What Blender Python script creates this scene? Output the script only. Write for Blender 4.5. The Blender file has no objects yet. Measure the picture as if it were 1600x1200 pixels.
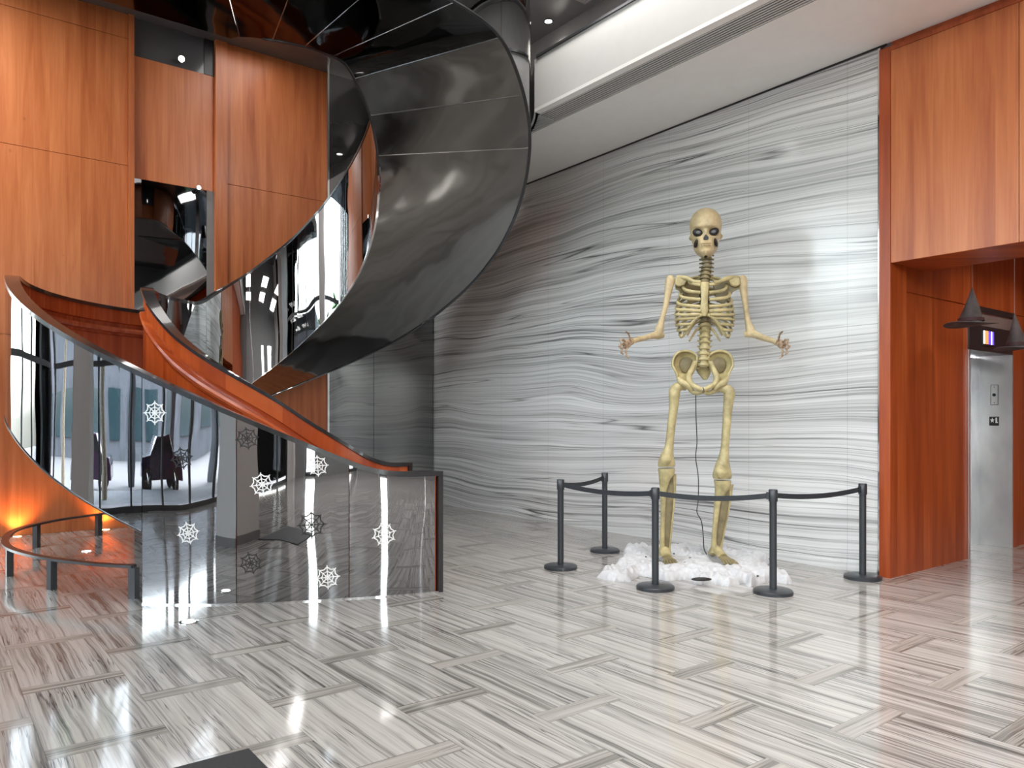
import bpy, math, random
from mathutils import Vector, Matrix, noise as mnoise
random.seed(7)
C = bpy.context.scene.collection
PI = math.pi
# ------------------------------------------------------------------ camera, world, light, exposure
F_PX, HC, PX0, PY0 = 1201.0, 1.6, 800.0, 655.0
TH = math.radians(37.57); CT, ST = math.cos(TH), math.sin(TH)
sc = bpy.context.scene
cam = bpy.data.cameras.new('camera'); camo = bpy.data.objects.new('camera', cam); C.objects.link(camo)
camo.location = (0, 0, HC); camo.rotation_euler = (PI/2, 0, -TH)
cam.sensor_width = 36; cam.lens = F_PX/1600*36; cam.shift_y = (PY0-600)/1600; cam.clip_start = .05; cam.clip_end = 300
sc.camera = camo
sc.view_settings.view_transform = 'Standard'; sc.view_settings.look = 'None'
sc.view_settings.gamma = 1; sc.view_settings.use_curve_mapping = False
sc.view_settings.exposure = 0.45
sc.cycles.use_denoising = True
sc.cycles.max_bounces = 10; sc.cycles.glossy_bounces = 6; sc.cycles.diffuse_bounces = 5
sc.cycles.transparent_max_bounces = 12; sc.cycles.sample_clamp_indirect = 8
sc.cycles.caustics_reflective = False; sc.cycles.caustics_refractive = False
w = bpy.data.worlds.new('sky'); sc.world = w; w.use_nodes = True
nt = w.node_tree; bg = nt.nodes['Background']
sky = nt.nodes.new('ShaderNodeTexSky'); sky.sky_type = 'NISHITA'; sky.sun_disc = False
sky.sun_elevation = math.radians(55); sky.sun_rotation = math.radians(200); sky.air_density = 1.2; sky.dust_density = 3
hs = nt.nodes.new('ShaderNodeHueSaturation'); hs.inputs['Saturation'].default_value = .35
nt.links.new(sky.outputs[0], hs.inputs['Color']); nt.links.new(hs.outputs[0], bg.inputs[0]); bg.inputs[1].default_value = 2.2
def lamp(kind, name, loc, energy, color=(1, 1, 1), aim=None, **kw):
    d = bpy.data.lights.new(name, kind); d.energy = energy; d.color = color
    for k, v in kw.items(): setattr(d, k, v)
    o = bpy.data.objects.new(name, d); C.objects.link(o); o.location = loc
    if aim is not None: o.rotation_euler = Vector(aim).to_track_quat('-Z', 'Y').to_euler()
    return o
XF, YB, XR, YF, HCEIL = -5.2, 12.5, 7.75, -8.0, 7.6      # facade, back wall, marble wall, front wall, ceiling
lamp('SUN', 'sunlight', (0, 0, 20), 3.0, (1, .96, .9), aim=(-.25, .55, -1), angle=.01)
# sky portals in the glazed openings
p1 = lamp('AREA', 'facade_portal', (XF-.3, 2.2, 3.8), 1, aim=(1, 0, 0), shape='RECTANGLE', size=20, size_y=7.4)
p1.data.cycles.is_portal = True
p3 = lamp('AREA', 'back_portal', (-2.8, YB+.6, 3.8), 1, aim=(0, -1, 0), shape='RECTANGLE', size=4.8, size_y=7.4)
p3.data.cycles.is_portal = True
for k, (x, y) in enumerate(((-2.9, -4.6), (.6, -4.6), (4.1, -4.6), (-2.9, -1.2), (.6, -1.2), (4.1, -1.2))):
    lamp('AREA', 'ceiling_fill_light', (x, y, 5.58), 120, (1, .97, .93), aim=(0, 0, -1), shape='RECTANGLE', size=1.2, size_y=2.2)  # unseen overhead fill lamps, added to brighten the hall
for k, (x, y, e) in enumerate(((5.5, 5.6, 130), (5.2, 1.6, 200), (-.4, 10.3, 170), (4.2, 10.9, 22))):
    lamp('AREA', 'ceiling_fill_light', (x, y, HCEIL-.06), e, (1, .97, .93), aim=(0, 0, -1), shape='RECTANGLE', size=.9, size_y=2.4)  # more added fill, high up, for the bulkhead and back wall
# ------------------------------------------------------------------ coordinates taken from the photo
def W(l, Z, z=0.): return Vector((l*CT+Z*ST, Z*CT-l*ST, z))
def floor_pt(px, py, z=0.):
    Z = F_PX*(HC-z)/(py-PY0); return W((px-PX0)/F_PX*Z, Z, z)
def at_depth(px, py, Z): return W((px-PX0)/F_PX*Z, Z, HC+(PY0-py)*Z/F_PX)
# ------------------------------------------------------------------ materials
def mat(name, base=(.5, .5, .5), rough=.5, metal=0., coat=0., emit=None, es=0., spec=None, coat_rough=.05):
    m = bpy.data.materials.new(name); m.use_nodes = True
    b = m.node_tree.nodes['Principled BSDF']
    b.inputs['Base Color'].default_value = (*base, 1); b.inputs['Roughness'].default_value = rough
    b.inputs['Metallic'].default_value = metal; b.inputs['Coat Weight'].default_value = coat
    b.inputs['Coat Roughness'].default_value = coat_rough
    if spec is not None: b.inputs['Specular IOR Level'].default_value = spec
    if emit: b.inputs['Emission Color'].default_value = (*emit, 1); b.inputs['Emission Strength'].default_value = es
    return m
class NT:
    def __init__(s, m): s.t = m.node_tree; s.b = s.t.nodes['Principled BSDF']
    def n(s, typ, ins=None, **kw):
        x = s.t.nodes.new(typ)
        for k, v in kw.items(): setattr(x, k, v)
        if ins:
            for k, v in ins.items():
                if isinstance(v, bpy.types.NodeSocket): s.t.links.new(v, x.inputs[k])
                else: x.inputs[k].default_value = v
        return x
    def m(s, op, a, b=0., c=None):
        ins = {0: a, 1: b}
        if c is not None: ins[2] = c
        return s.n('ShaderNodeMath', ins, operation=op).outputs[0]
    def link(s, a, b): s.t.links.new(a, b)
    def ramp(s, fac, stops, interp='LINEAR'):
        r = s.n('ShaderNodeValToRGB', {0: fac}); cr = r.color_ramp; cr.interpolation = interp
        while len(cr.elements) < len(stops): cr.elements.new(.5)
        for e, (p, c) in zip(cr.elements, stops):
            e.position = p; e.color = (*c, 1) if len(c) == 3 else c
        return r.outputs[0]
    def pos(s):
        g = s.n('ShaderNodeNewGeometry'); x = s.n('ShaderNodeSeparateXYZ', {0: g.outputs['Position']})
        return x.outputs[0], x.outputs[1], x.outputs[2]
    def xyz(s, a, b, c=0.): return s.n('ShaderNodeCombineXYZ', {0: a, 1: b, 2: c}).outputs[0]
    def noise(s, v, scale=1., detail=3., rough=.5, dist=0.):
        return s.n('ShaderNodeTexNoise', {'Vector': v, 'Scale': scale, 'Detail': detail, 'Roughness': rough, 'Distortion': dist}).outputs[0]
    def mix(s, f, a, b, mode='MIX'):
        x = s.n('ShaderNodeMix', data_type='RGBA', blend_type=mode)
        for i, v in ((0, f), (6, a), (7, b)):
            if isinstance(v, bpy.types.NodeSocket): s.t.links.new(v, x.inputs[i])
            else: x.inputs[i].default_value = v if i == 0 else (*v, 1)
        return x.outputs[2]
    def bump(s, h, strength=.1, dist=.1):
        b = s.n('ShaderNodeBump', {'Strength': strength, 'Distance': dist, 'Height': h}); s.link(b.outputs[0], s.b.inputs['Normal']); return b

def g3(v): return (v, v*.99, v*.975)
def wood(name, dark=(.36, .085, .024), mid=(.50, .145, .044), light=(.64, .22, .078), rough=.38, coat=.12, along='z'):
    m = mat(name, rough=rough, coat=coat, coat_rough=.22); T = NT(m); x, y, z = T.pos()
    u = T.m('ADD', T.m('MULTIPLY', x, 1.0), T.m('MULTIPLY', y, 1.07))
    zz = T.m('MULTIPLY', z, .16)
    plank = T.m('FLOOR', T.m('MULTIPLY', u, 5.2))
    wn = T.n('ShaderNodeTexWhiteNoise', {'W': plank}, noise_dimensions='1D').outputs[0]
    v = T.xyz(T.m('MULTIPLY', u, 2.2), T.m('ADD', zz, T.m('MULTIPLY', wn, 9.)))
    n1 = T.noise(v, 3.2, 5, .55, .6)
    v2 = T.xyz(T.m('MULTIPLY', u, 26.), T.m('ADD', T.m('MULTIPLY', z, .9), T.m('MULTIPLY', wn, 31.)))
    n2 = T.noise(v2, 1.6, 3, .6, .3)
    knot = T.n('ShaderNodeTexVoronoi', {'Vector': T.xyz(T.m('MULTIPLY', u, 1.6), T.m('MULTIPLY', z, 1.1)), 'Scale': 1.2}).outputs[0]
    kn = T.ramp(knot, [(0., (.0, 0, 0)), (.045, (1, 1, 1))])
    f = T.m('ADD', T.m('MULTIPLY', n1, .62), T.m('MULTIPLY', n2, .22)); f = T.m('ADD', f, T.m('MULTIPLY', wn, .14))
    col = T.ramp(f, [(.30, dark), (.48, mid), (.68, light)])
    col = T.mix(.35, col, T.mix(1., col, kn, 'MULTIPLY'))
    T.link(col, T.b.inputs['Base Color'])
    T.bump(n2, .02, .01)
    return m
def marble_wall():
    m = mat('streaked_marble', rough=.16, spec=.6); T = NT(m); x, y, z = T.pos()
    warp = T.noise(T.xyz(T.m('MULTIPLY', y, .16), T.m('MULTIPLY', z, .35)), 1., 2, .5)
    warp2 = T.noise(T.xyz(T.m('MULTIPLY', y, .9), T.m('MULTIPLY', z, 1.4)), 1., 3, .6)
    slab = T.m('FLOOR', T.m('DIVIDE', y, 1.22))
    zz = T.m('ADD', z, T.m('MULTIPLY', warp, .8)); zz = T.m('ADD', zz, T.m('MULTIPLY', warp2, .03))
    zz = T.m('SUBTRACT', zz, T.m('MULTIPLY', y, T.m('MULTIPLY', T.m('MAXIMUM', T.m('SUBTRACT', z, 1.6), 0.), .012)))
    a = T.noise(T.xyz(T.m('MULTIPLY', y, .07), T.m('MULTIPLY', zz, 2.6)), 1., 4, .6)
    b = T.noise(T.xyz(T.m('MULTIPLY', y, .07), T.m('MULTIPLY', zz, 13.)), 1., 4, .65)
    d = T.noise(T.xyz(T.m('MULTIPLY', y, .16), T.m('MULTIPLY', zz, 46.)), 1., 3, .6)
    t = T.m('ADD', T.m('ADD', T.m('MULTIPLY', a, .34), T.m('MULTIPLY', b, .38)), T.m('MULTIPLY', d, .28))
    col = T.ramp(t, [(.36, g3(.30)), (.44, g3(.50)), (.49, g3(.66)), (.56, g3(.78)), (.66, g3(.86))])
    for sc_y, sc_z, o_, wd, dk in ((.07, 4.5, 40., .006, .16), (.06, 9., 70., .008, .34), (.05, 2.6, 11., .003, .12), (.08, 14., 23., .010, .45)):
        c = T.noise(T.xyz(T.m('ADD', T.m('MULTIPLY', y, sc_y), o_), T.m('MULTIPLY', zz, sc_z)), 1., 2, .5)
        vm = T.ramp(T.m('ABSOLUTE', T.m('SUBTRACT', c, .5)), [(0., (dk, dk, dk)), (wd, (.7, .7, .7)), (wd*2.2, (1, 1, 1))])
        msk = T.ramp(T.noise(T.xyz(T.m('ADD', T.m('MULTIPLY', y, .30), o_), T.m('MULTIPLY', zz, 1.7)), 1., 2), [(.40, (.15, .15, .15)), (.62, (1, 1, 1))])
        col = T.mix(msk, col, T.mix(1., col, vm, 'MULTIPLY'))
    seam = T.m('ABSOLUTE', T.m('SUBTRACT', T.m('FRACT', T.m('DIVIDE', y, 1.22)), .5))
    sm = T.ramp(seam, [(0., (.72, .72, .72)), (.003, (1, 1, 1))])
    T.link(T.mix(1., col, sm, 'MULTIPLY'), T.b.inputs['Base Color'])
    return m
def floor_mat():
    m = mat('woven_marble_floor', rough=.10, spec=.55, coat=.15, coat_rough=.02); T = NT(m); x, y, z = T.pos()
    u = T.m('DIVIDE', T.m('SUBTRACT', x, .47), .54); col_i = T.m('FLOOR', u); uf = T.m('FRACT', u)
    odd = T.m('ABSOLUTE', T.m('MODULO', col_i, 2.))
    yy = T.m('DIVIDE', T.m('ADD', T.m('SUBTRACT', y, 5.40), T.m('MULTIPLY', odd, .5425)), 1.085)
    row = T.m('FLOOR', yy); vf = T.m('FRACT', yy)
    isbar = T.m('GREATER_THAN', vf, 1-.125)
    bid = T.m('ADD', T.m('MULTIPLY', col_i, 13.13), T.m('MULTIPLY', row, 7.77)); bid = T.m('ADD', bid, T.m('MULTIPLY', isbar, 101.3))
    wn = T.n('ShaderNodeTexWhiteNoise', {'W': bid}, noise_dimensions='1D').outputs[0]
    off = T.m('MULTIPLY', wn, 57.)
    # coordinates across / along the grain
    ac = T.n('ShaderNodeMix', {0: isbar, 2: x, 3: y}, data_type='FLOAT').outputs[0]
    al = T.n('ShaderNodeMix', {0: isbar, 2: y, 3: x}, data_type='FLOAT').outputs[0]
    w1 = T.noise(T.xyz(T.m('MULTIPLY', al, 1.6), T.m('MULTIPLY', ac, 3.), off), 1., 2)
    ac2 = T.m('ADD', ac, T.m('MULTIPLY', w1, .05))
    v = T.xyz(T.m('MULTIPLY', al, .35), T.m('MULTIPLY', ac2, 21.), off)
    n1 = T.noise(v, 1., 5, .62)
    v2 = T.xyz(T.m('MULTIPLY', al, .7), T.m('MULTIPLY', ac2, 62.), off)
    n2 = T.noise(v2, 1., 4, .7)
    t = T.m('ADD', T.m('ADD', T.m('MULTIPLY', n1, .6), T.m('MULTIPLY', n2, .4)), T.m('MULTIPLY', T.m('SUBTRACT', wn, .5), .05))
    def w3(v): return (v*1.03, v*.985, v*.93)
    col = T.ramp(t, [(.33, w3(.09)), (.41, w3(.18)), (.465, w3(.32)), (.515, w3(.42)), (.60, w3(.49)), (.75, w3(.55))])
    n3 = T.noise(T.xyz(T.m('MULTIPLY', al, .8), T.m('MULTIPLY', ac2, 24.), T.m('ADD', off, 9.)), 1., 3, .55)
    dk = T.ramp(T.m('ABSOLUTE', T.m('SUBTRACT', n3, .5)), [(0., (.22, .22, .24)), (.026, (1, 1, 1))])
    msk = T.ramp(T.noise(T.xyz(T.m('MULTIPLY', al, 1.5), T.m('MULTIPLY', ac, 3.), off), 1., 2), [(.45, (0, 0, 0)), (.62, (1, 1, 1))])
    col = T.mix(msk, col, T.mix(1., col, dk, 'MULTIPLY'))
    barc = T.mix(isbar, (1, 1, 1), (.86, .85, .83)); col = T.mix(1., col, barc, 'MULTIPLY')
    e1 = T.m('MINIMUM', uf, T.m('SUBTRACT', 1., uf)); e1 = T.m('MULTIPLY', e1, .54)
    e2 = T.m('MINIMUM', vf, T.m('SUBTRACT', 1., vf)); e2 = T.m('MULTIPLY', T.m('MINIMUM', e2, T.m('ABSOLUTE', T.m('SUBTRACT', vf, .875))), 1.085)
    g = T.ramp(T.m('MINIMUM', e1, e2), [(0., (.55, .54, .52)), (.0035, (1, 1, 1))])
    T.link(T.mix(1., col, g, 'MULTIPLY'), T.b.inputs['Base Color'])
    return m
def black_glass(name, base=.30, wave=.012, rough=.015, tint=(1, 1, 1.03), scale=1.3):
    m = mat(name, (base*tint[0], base*tint[1], base*tint[2]), rough, 1.); T = NT(m); x, y, z = T.pos()
    v = T.xyz(x, y, T.m('MULTIPLY', z, .45)); n = T.noise(v, scale, 1.5, .4)
    T.bump(n, 1., wave)
    return m
def speckle(name, base, amt=.15, scale=40., rough=.6, **kw):
    m = mat(name, base, rough, **kw); T = NT(m); g = T.n('ShaderNodeTexCoord').outputs['Object']
    n = T.noise(g, scale, 3, .6)
    c = T.ramp(n, [(.3, tuple(v*(1-amt) for v in base)), (.7, tuple(min(1, v*(1+amt)) for v in base))])
    T.link(c, T.b.inputs['Base Color']); return m
M = {}
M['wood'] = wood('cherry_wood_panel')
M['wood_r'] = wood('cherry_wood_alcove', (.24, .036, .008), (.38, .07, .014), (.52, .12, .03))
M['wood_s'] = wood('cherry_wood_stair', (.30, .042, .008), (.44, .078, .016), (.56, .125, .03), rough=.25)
M['marble'] = marble_wall()
M['floor'] = floor_mat()
M['mirror'] = black_glass('black_mirror_glass', .36, .020)
M['soffit'] = black_glass('black_gloss_soffit', .27, .02, .10, (1.03, 1, .97), 1.6)
M['wallglass'] = black_glass('dark_wall_glass', .22, .003, .02)
M['cap'] = mat('black_metal_cap', (.02, .02, .022), .25, 0., coat=.6)
M['black'] = speckle('black_paint', (.018, .018, .02), .2, 30, .35)
M['ceil_dark'] = speckle('dark_gloss_ceiling', (.085, .085, .088), .04, 3, .14, coat=.3)
M['landing'] = black_glass('black_landing_glass', .075, .012, .05, (1, 1, 1))
M['white'] = speckle('white_paint', (.66, .65, .635), .015, 6, .6)
M['white_soffit'] = speckle('warm_white_soffit', (.92, .905, .885), .015, 6, .6)
M['grey'] = speckle('grey_plaster', (.22, .22, .22), .05, 6, .6)
M['steel'] = mat('brushed_steel', (.62, .62, .61), .34, .85)
_T = NT(M['steel']); _x, _y, _z = _T.pos(); _n = _T.noise(_T.xyz(_x, _y, _T.m('MULTIPLY', _z, .6)), 2.2, 3)
_T.link(_T.ramp(_n, [(.3, (.62, .62, .62)), (.7, (.9, .9, .89))]), _T.b.inputs['Base Color'])
M['chrome'] = mat('polished_chrome', (.8, .8, .8), .08, 1.)
M['dsteel'] = mat('dark_steel', (.10, .10, .105), .3, .8)
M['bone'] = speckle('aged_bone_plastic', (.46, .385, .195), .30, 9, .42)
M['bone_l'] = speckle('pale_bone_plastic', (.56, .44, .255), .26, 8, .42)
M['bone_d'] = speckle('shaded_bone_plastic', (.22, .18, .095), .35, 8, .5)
M['hand'] = speckle('brown_stained_bone', (.36, .25, .16), .6, 26, .45)
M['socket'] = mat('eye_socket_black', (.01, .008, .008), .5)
M['eye'] = mat('grey_glass_eye', (.16, .16, .18), .12)
M['cloth'] = speckle('white_fleece', (.56, .56, .575), .08, 30, .9)
M['post'] = speckle('slate_powder_coat', (.032, .036, .042), .12, 30, .32)
M['belt'] = speckle('dark_webbing', (.024, .028, .034), .2, 90, .7)
M['hat'] = speckle('purple_grey_felt', (.085, .066, .064), .35, 9, .75)
M['hatband'] = speckle('maroon_felt', (.06, .02, .02), .2, 20, .7)
M['mat'] = speckle('black_rubber_mat', (.02, .02, .022), .3, 120, .7)
M['web_w'] = mat('white_sticker', (.9, .9, .9), .5)
M['web_b'] = mat('black_sticker', (.012, .012, .012), .5)
M['lampon'] = mat('lit_lamp_lens', (.9, .9, .9), .4, emit=(1, .97, .92), es=9)
M['lampwarm'] = mat('lit_amber_lens', (.9, .8, .6), .4, emit=(1, .55, .2), es=14)
M['screen_w'] = mat('lit_screen_white', (.8, .8, .8), .4, emit=(.95, .93, .95), es=1.)
M['screen_o'] = mat('lit_screen_orange', (.7, .3, .1), .4, emit=(.8, .3, .1), es=.8)
M['screen_b'] = mat('lit_screen_purple', (.1, .05, .4), .4, emit=(.12, .06, .6), es=1.)
M['frame'] = speckle('bronze_mullion', (.05, .05, .052), .1, 20, .4)
M['pave'] = speckle('pale_pavement', (.27, .29, .32), .12, 2, .8)
M['asphalt'] = speckle('grey_asphalt', (.16, .165, .18), .15, 6, .85)
M['leaf'] = speckle('palm_green', (.06, .16, .05), .4, 9, .6)
M['trunk'] = speckle('palm_trunk', (.40, .33, .25), .35, 14, .85)
M['car'] = mat('plum_car_paint', (.06, .025, .07), .2, .3, coat=1.)
M['car2'] = mat('navy_car_paint', (.02, .025, .06), .2, .3, coat=1.)
M['carglass'] = mat('car_glass', (.02, .02, .025), .05, 0., spec=.9)
M['tyre'] = mat('tyre_rubber', (.015, .015, .015), .8)
M['leather'] = speckle('dark_brown_leather', (.03, .024, .022), .3, 12, .35)
M['concrete'] = speckle('grey_building', (.13, .14, .16), .2, 1.2, .8)
M['bldg_glass'] = mat('building_glass', (.03, .06, .07), .08, 0., spec=.9)
def pane_mat():
    m = bpy.data.materials.new('window_glass'); m.use_nodes = True; t = m.node_tree
    for n in list(t.nodes): t.nodes.remove(n)
    o = t.nodes.new('ShaderNodeOutputMaterial'); mx = t.nodes.new('ShaderNodeMixShader'); tr = t.nodes.new('ShaderNodeBsdfTransparent')
    gl = t.nodes.new('ShaderNodeBsdfGlossy'); fr = t.nodes.new('ShaderNodeFresnel'); fr.inputs[0].default_value = 1.45
    tr.inputs[0].default_value = (.93, .96, .95, 1); gl.inputs['Roughness'].default_value = .01
    t.links.new(fr.outputs[0], mx.inputs[0]); t.links.new(tr.outputs[0], mx.inputs[1]); t.links.new(gl.outputs[0], mx.inputs[2]); t.links.new(mx.outputs[0], o.inputs[0])
    return m
M['pane'] = pane_mat()
# ------------------------------------------------------------------ mesh helpers
class MB:
    def __init__(s): s.v = []; s.f = []
    def add(s, vs, fs):
        k = len(s.v); s.v += [tuple(v) for v in vs]; s.f += [tuple(i+k for i in f) for f in fs]; return s
    def box(s, lo, hi):
        (a, b, c), (d, e, f) = lo, hi
        return s.add([(a, b, c), (d, b, c), (d, e, c), (a, e, c), (a, b, f), (d, b, f), (d, e, f), (a, e, f)],
                     [(0, 3, 2, 1), (4, 5, 6, 7), (0, 1, 5, 4), (1, 2, 6, 5), (2, 3, 7, 6), (3, 0, 4, 7)])
    def prism(s, poly, z0, z1):     # poly: list of (x, y)
        n = len(poly); vs = [(x, y, z0) for x, y in poly]+[(x, y, z1) for x, y in poly]
        return s.add(vs, [tuple(range(n))[::-1], tuple(range(n, 2*n))]+[(i, (i+1) % n, n+(i+1) % n, n+i) for i in range(n)])
    def slab(s, poly, off):          # poly: list of Vectors, off: thickness vector
        n = len(poly); vs = list(poly)+[Vector(p)+Vector(off) for p in poly]
        return s.add(vs, [tuple(range(n))[::-1], tuple(range(n, 2*n))]+[(i, (i+1) % n, n+(i+1) % n, n+i) for i in range(n)])
    def tube(s, pts, rad, seg=12, smooth=0, flat=1., up=(0, 0, 1)):
        pts = [Vector(p) for p in pts]
        if not hasattr(rad, '__len__'): rad = [rad]*len(pts)
        if smooth:
            P, R = [], []
            n = len(pts)
            for i in range(n-1):
                p0, p1, p2, p3 = pts[max(i-1, 0)], pts[i], pts[i+1], pts[min(i+2, n-1)]
                r0, r1, r2, r3 = rad[max(i-1, 0)], rad[i], rad[i+1], rad[min(i+2, n-1)]
                for j in range(smooth):
                    t = j/smooth; c = lambda a, b, c_, d: .5*((2*b)+(c_-a)*t+(2*a-5*b+4*c_-d)*t*t+(3*b-a-3*c_+d)*t**3)
                    P.append(Vector([c(p0[k], p1[k], p2[k], p3[k]) for k in range(3)])); R.append(max(c(r0, r1, r2, r3), .0008))
            P.append(pts[-1]); R.append(rad[-1]); pts, rad = P, R
        n = len(pts); up = Vector(up); prev = None; vs = []
        for i, p in enumerate(pts):
            d = (pts[min(i+1, n-1)]-pts[max(i-1, 0)])
            d = d.normalized() if d.length > 1e-9 else Vector((0, 0, 1))
            if prev is None:
                a = up.cross(d)
                if a.length < 1e-3: a = Vector((1, 0, 0)).cross(d)
                a.normalize()
            else:
                a = prev-d*prev.dot(d)
                a = a.normalized() if a.length > 1e-6 else prev
            prev = a; b = d.cross(a)
            for k in range(seg):
                t = 2*PI*k/seg; vs.append(p+a*math.cos(t)*rad[i]+b*math.sin(t)*rad[i]*flat)
        fs = [(i*seg+k, i*seg+(k+1) % seg, (i+1)*seg+(k+1) % seg, (i+1)*seg+k) for i in range(n-1) for k in range(seg)]
        fs += [tuple(range(seg))[::-1], tuple((n-1)*seg+k for k in range(seg))]
        return s.add(vs, fs)
    def ball(s, c, r, nu=16, nv=10, rot=None):
        if not hasattr(r, '__len__'): r = (r, r, r)
        c = Vector(c); vs = []
        for j in range(nv+1):
            ph = PI*j/nv
            for i in range(nu):
                t = 2*PI*i/nu; v = Vector((r[0]*math.sin(ph)*math.cos(t), r[1]*math.sin(ph)*math.sin(t), r[2]*math.cos(ph)))
                if rot is not None: v = rot @ v
                vs.append(c+v)
        fs = [(j*nu+i, (j+1)*nu+i, (j+1)*nu+(i+1) % nu, j*nu+(i+1) % nu) for j in range(nv) for i in range(nu)]
        return s.add(vs, fs)
    def lathe(s, prof, c=(0, 0, 0), seg=32):
        c = Vector(c); vs = [c+Vector((r*math.cos(2*PI*k/seg), r*math.sin(2*PI*k/seg), z)) for r, z in prof for k in range(seg)]
        n = len(prof); fs = [(i*seg+k, i*seg+(k+1) % seg, (i+1)*seg+(k+1) % seg, (i+1)*seg+k) for i in range(n-1) for k in range(seg)]
        fs += [tuple(range(seg))[::-1], tuple((n-1)*seg+k for k in range(seg))]
        return s.add(vs, fs)
    def build(s, name, m, parent=None, smooth=False, bevel=0., subsurf=0, label=None, angle=40):
        me = bpy.data.meshes.new(name)
        vs = s.v
        if parent is not None:
            inv = parent.matrix_basis.inverted(); p = parent.parent
            vs = [inv @ Vector(v) for v in vs] if p is None else [inv @ (p.matrix_basis.inverted() @ Vector(v)) for v in vs]
        me.from_pydata([tuple(v) for v in vs], [], s.f); me.validate(); me.update()
        o = bpy.data.objects.new(name, me); C.objects.link(o); me.materials.append(m)
        if parent is not None: o.parent = parent
        if smooth:
            for p in me.polygons: p.use_smooth = True
            try: me.set_sharp_from_angle(angle=math.radians(angle))
            except Exception: pass
        if bevel:
            b = o.modifiers.new('bevel', 'BEVEL'); b.width = bevel; b.segments = 2; b.limit_method = 'ANGLE'
        if subsurf:
            b = o.modifiers.new('subsurf', 'SUBSURF'); b.levels = subsurf; b.render_levels = subsurf
        if label: o['label'] = label
        return o
def thing(name, label, cat, loc=(0, 0, 0), rz=0, group=None):
    o = bpy.data.objects.new(name, None); C.objects.link(o); o.location = loc; o.rotation_euler = (0, 0, rz)
    o.empty_display_size = .1
    o.matrix_basis = Matrix.Translation(Vector(loc)) @ Matrix.Rotation(rz, 4, 'Z')
    return tag(o, label, cat, group)
def tag(o, label, cat, group=None, kind=None):
    o['label'] = label; o['category'] = cat
    if group: o['group'] = group
    if kind: o['kind'] = kind
    return o
def struct(o): o['kind'] = 'structure'; return o
def sbox(name, lo, hi, m, bevel=0.): return struct(MB().box(lo, hi).build(name, m, bevel=bevel))
# ------------------------------------------------------------------ room shell
struct(MB().box((XF-.4, YF-.4, -.2), (13, YB+.6, 0)).build('floor', M['floor']))
sbox('ceiling', (XF-.4, YF-.4, HCEIL), (XR+.6, YB+.6, HCEIL+.2), M['ceil_dark'])
# marble wall on the right, up to the bulkhead, plain wall above
struct(MB().box((XR, 3.93, 0), (XR+.3, YB+.4, 5.42)).build('wall_right', M['marble']))
sbox('wall_right_upper', (XR, YF-.4, 5.42), (XR+.3, YB+.4, HCEIL), M['grey'])
sbox('trim_1', (XR-.012, 3.915, 0), (XR+.02, 3.94, 5.41), M['chrome'])
sbox('baseboard_right', (XR-.012, 3.95, 0), (XR, YB, .09), M['marble'])
# bulkhead running along the marble wall
XB, ZB, ZBT = 6.02, 5.40, 6.05
SX, SY, SR = -2.751*CT+9.594*ST, 9.594*CT+2.751*ST, 2.985+.045       # the stair's round outline, which the bulkhead is cut around
def notch(x): return SY-math.sqrt(max(0, SR*SR-(x-SX)**2)), SY+math.sqrt(max(0, SR*SR-(x-SX)**2))
def arc(x0):
    a0 = math.acos((x0-SX)/SR); return [(SX+SR*math.cos(a0-2*a0*k/24), SY+SR*math.sin(a0-2*a0*k/24)) for k in range(25)]
low_ = [(6.44, YF), (XR, YF), (XR, YB), (XB, YB)]+[p for p in arc(XB) if not (p[1] < SY and p[0] < 6.44)]+[(6.44, notch(6.44)[0])]
top_ = [(XB+.03, YF), (XR, YF), (XR, YB), (XB+.03, YB)]+arc(XB+.03)
bk = MB(); bk.prism(low_, ZB, ZB+.04); bk.box((XB, YF, ZB), (6.12, notch(XB)[0], ZB+.04)); bk.prism(top_, ZBT-.04, ZBT)
struct(bk.build('ceiling_bulkhead', M['white_soffit']))
fm_ = MB(); fm_.box((XB, YF, ZB+.041), (XB+.03, notch(XB)[0], ZBT)).box((XB, notch(XB)[1], ZB+.041), (XB+.03, YB, ZBT))
aa = arc(XB)
for (p, q) in zip(aa, aa[1:]): fm_.prism([p, q, (q[0]+.03, q[1]), (p[0]+.03, p[1])], ZB+.041, ZBT)
struct(fm_.build('ceiling_bulkhead_face', M['white']))
sbox('trim_2', (XR-.012, 3.85, 5.38), (XR-.001, YB-.01, 5.399), M['black'])
sbox('trim_3', (XB-.02, YF+.1, ZBT+.001), (XB+.1, notch(XB-.02)[0]-.03, ZBT+.03), M['dsteel'])
# linear air grille
gr = thing('air_grille', 'long slotted white air grille set in the pale bulkhead above the marble wall', 'air grille', (6.28, 4.5, ZB))
MB().box((6.121, YF+.1, ZB+.041), (6.439, notch(6.121)[0]-.02, ZB+.05)).build('backing', M['black'], gr)
for k in range(8):
    x = 6.125+k*.0395
    MB().box((x, YF+.1, ZB-.003), (x+.021, notch(x+.02)[0]-.10, ZB+.001)).build('slat', M['white'], gr)
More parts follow.
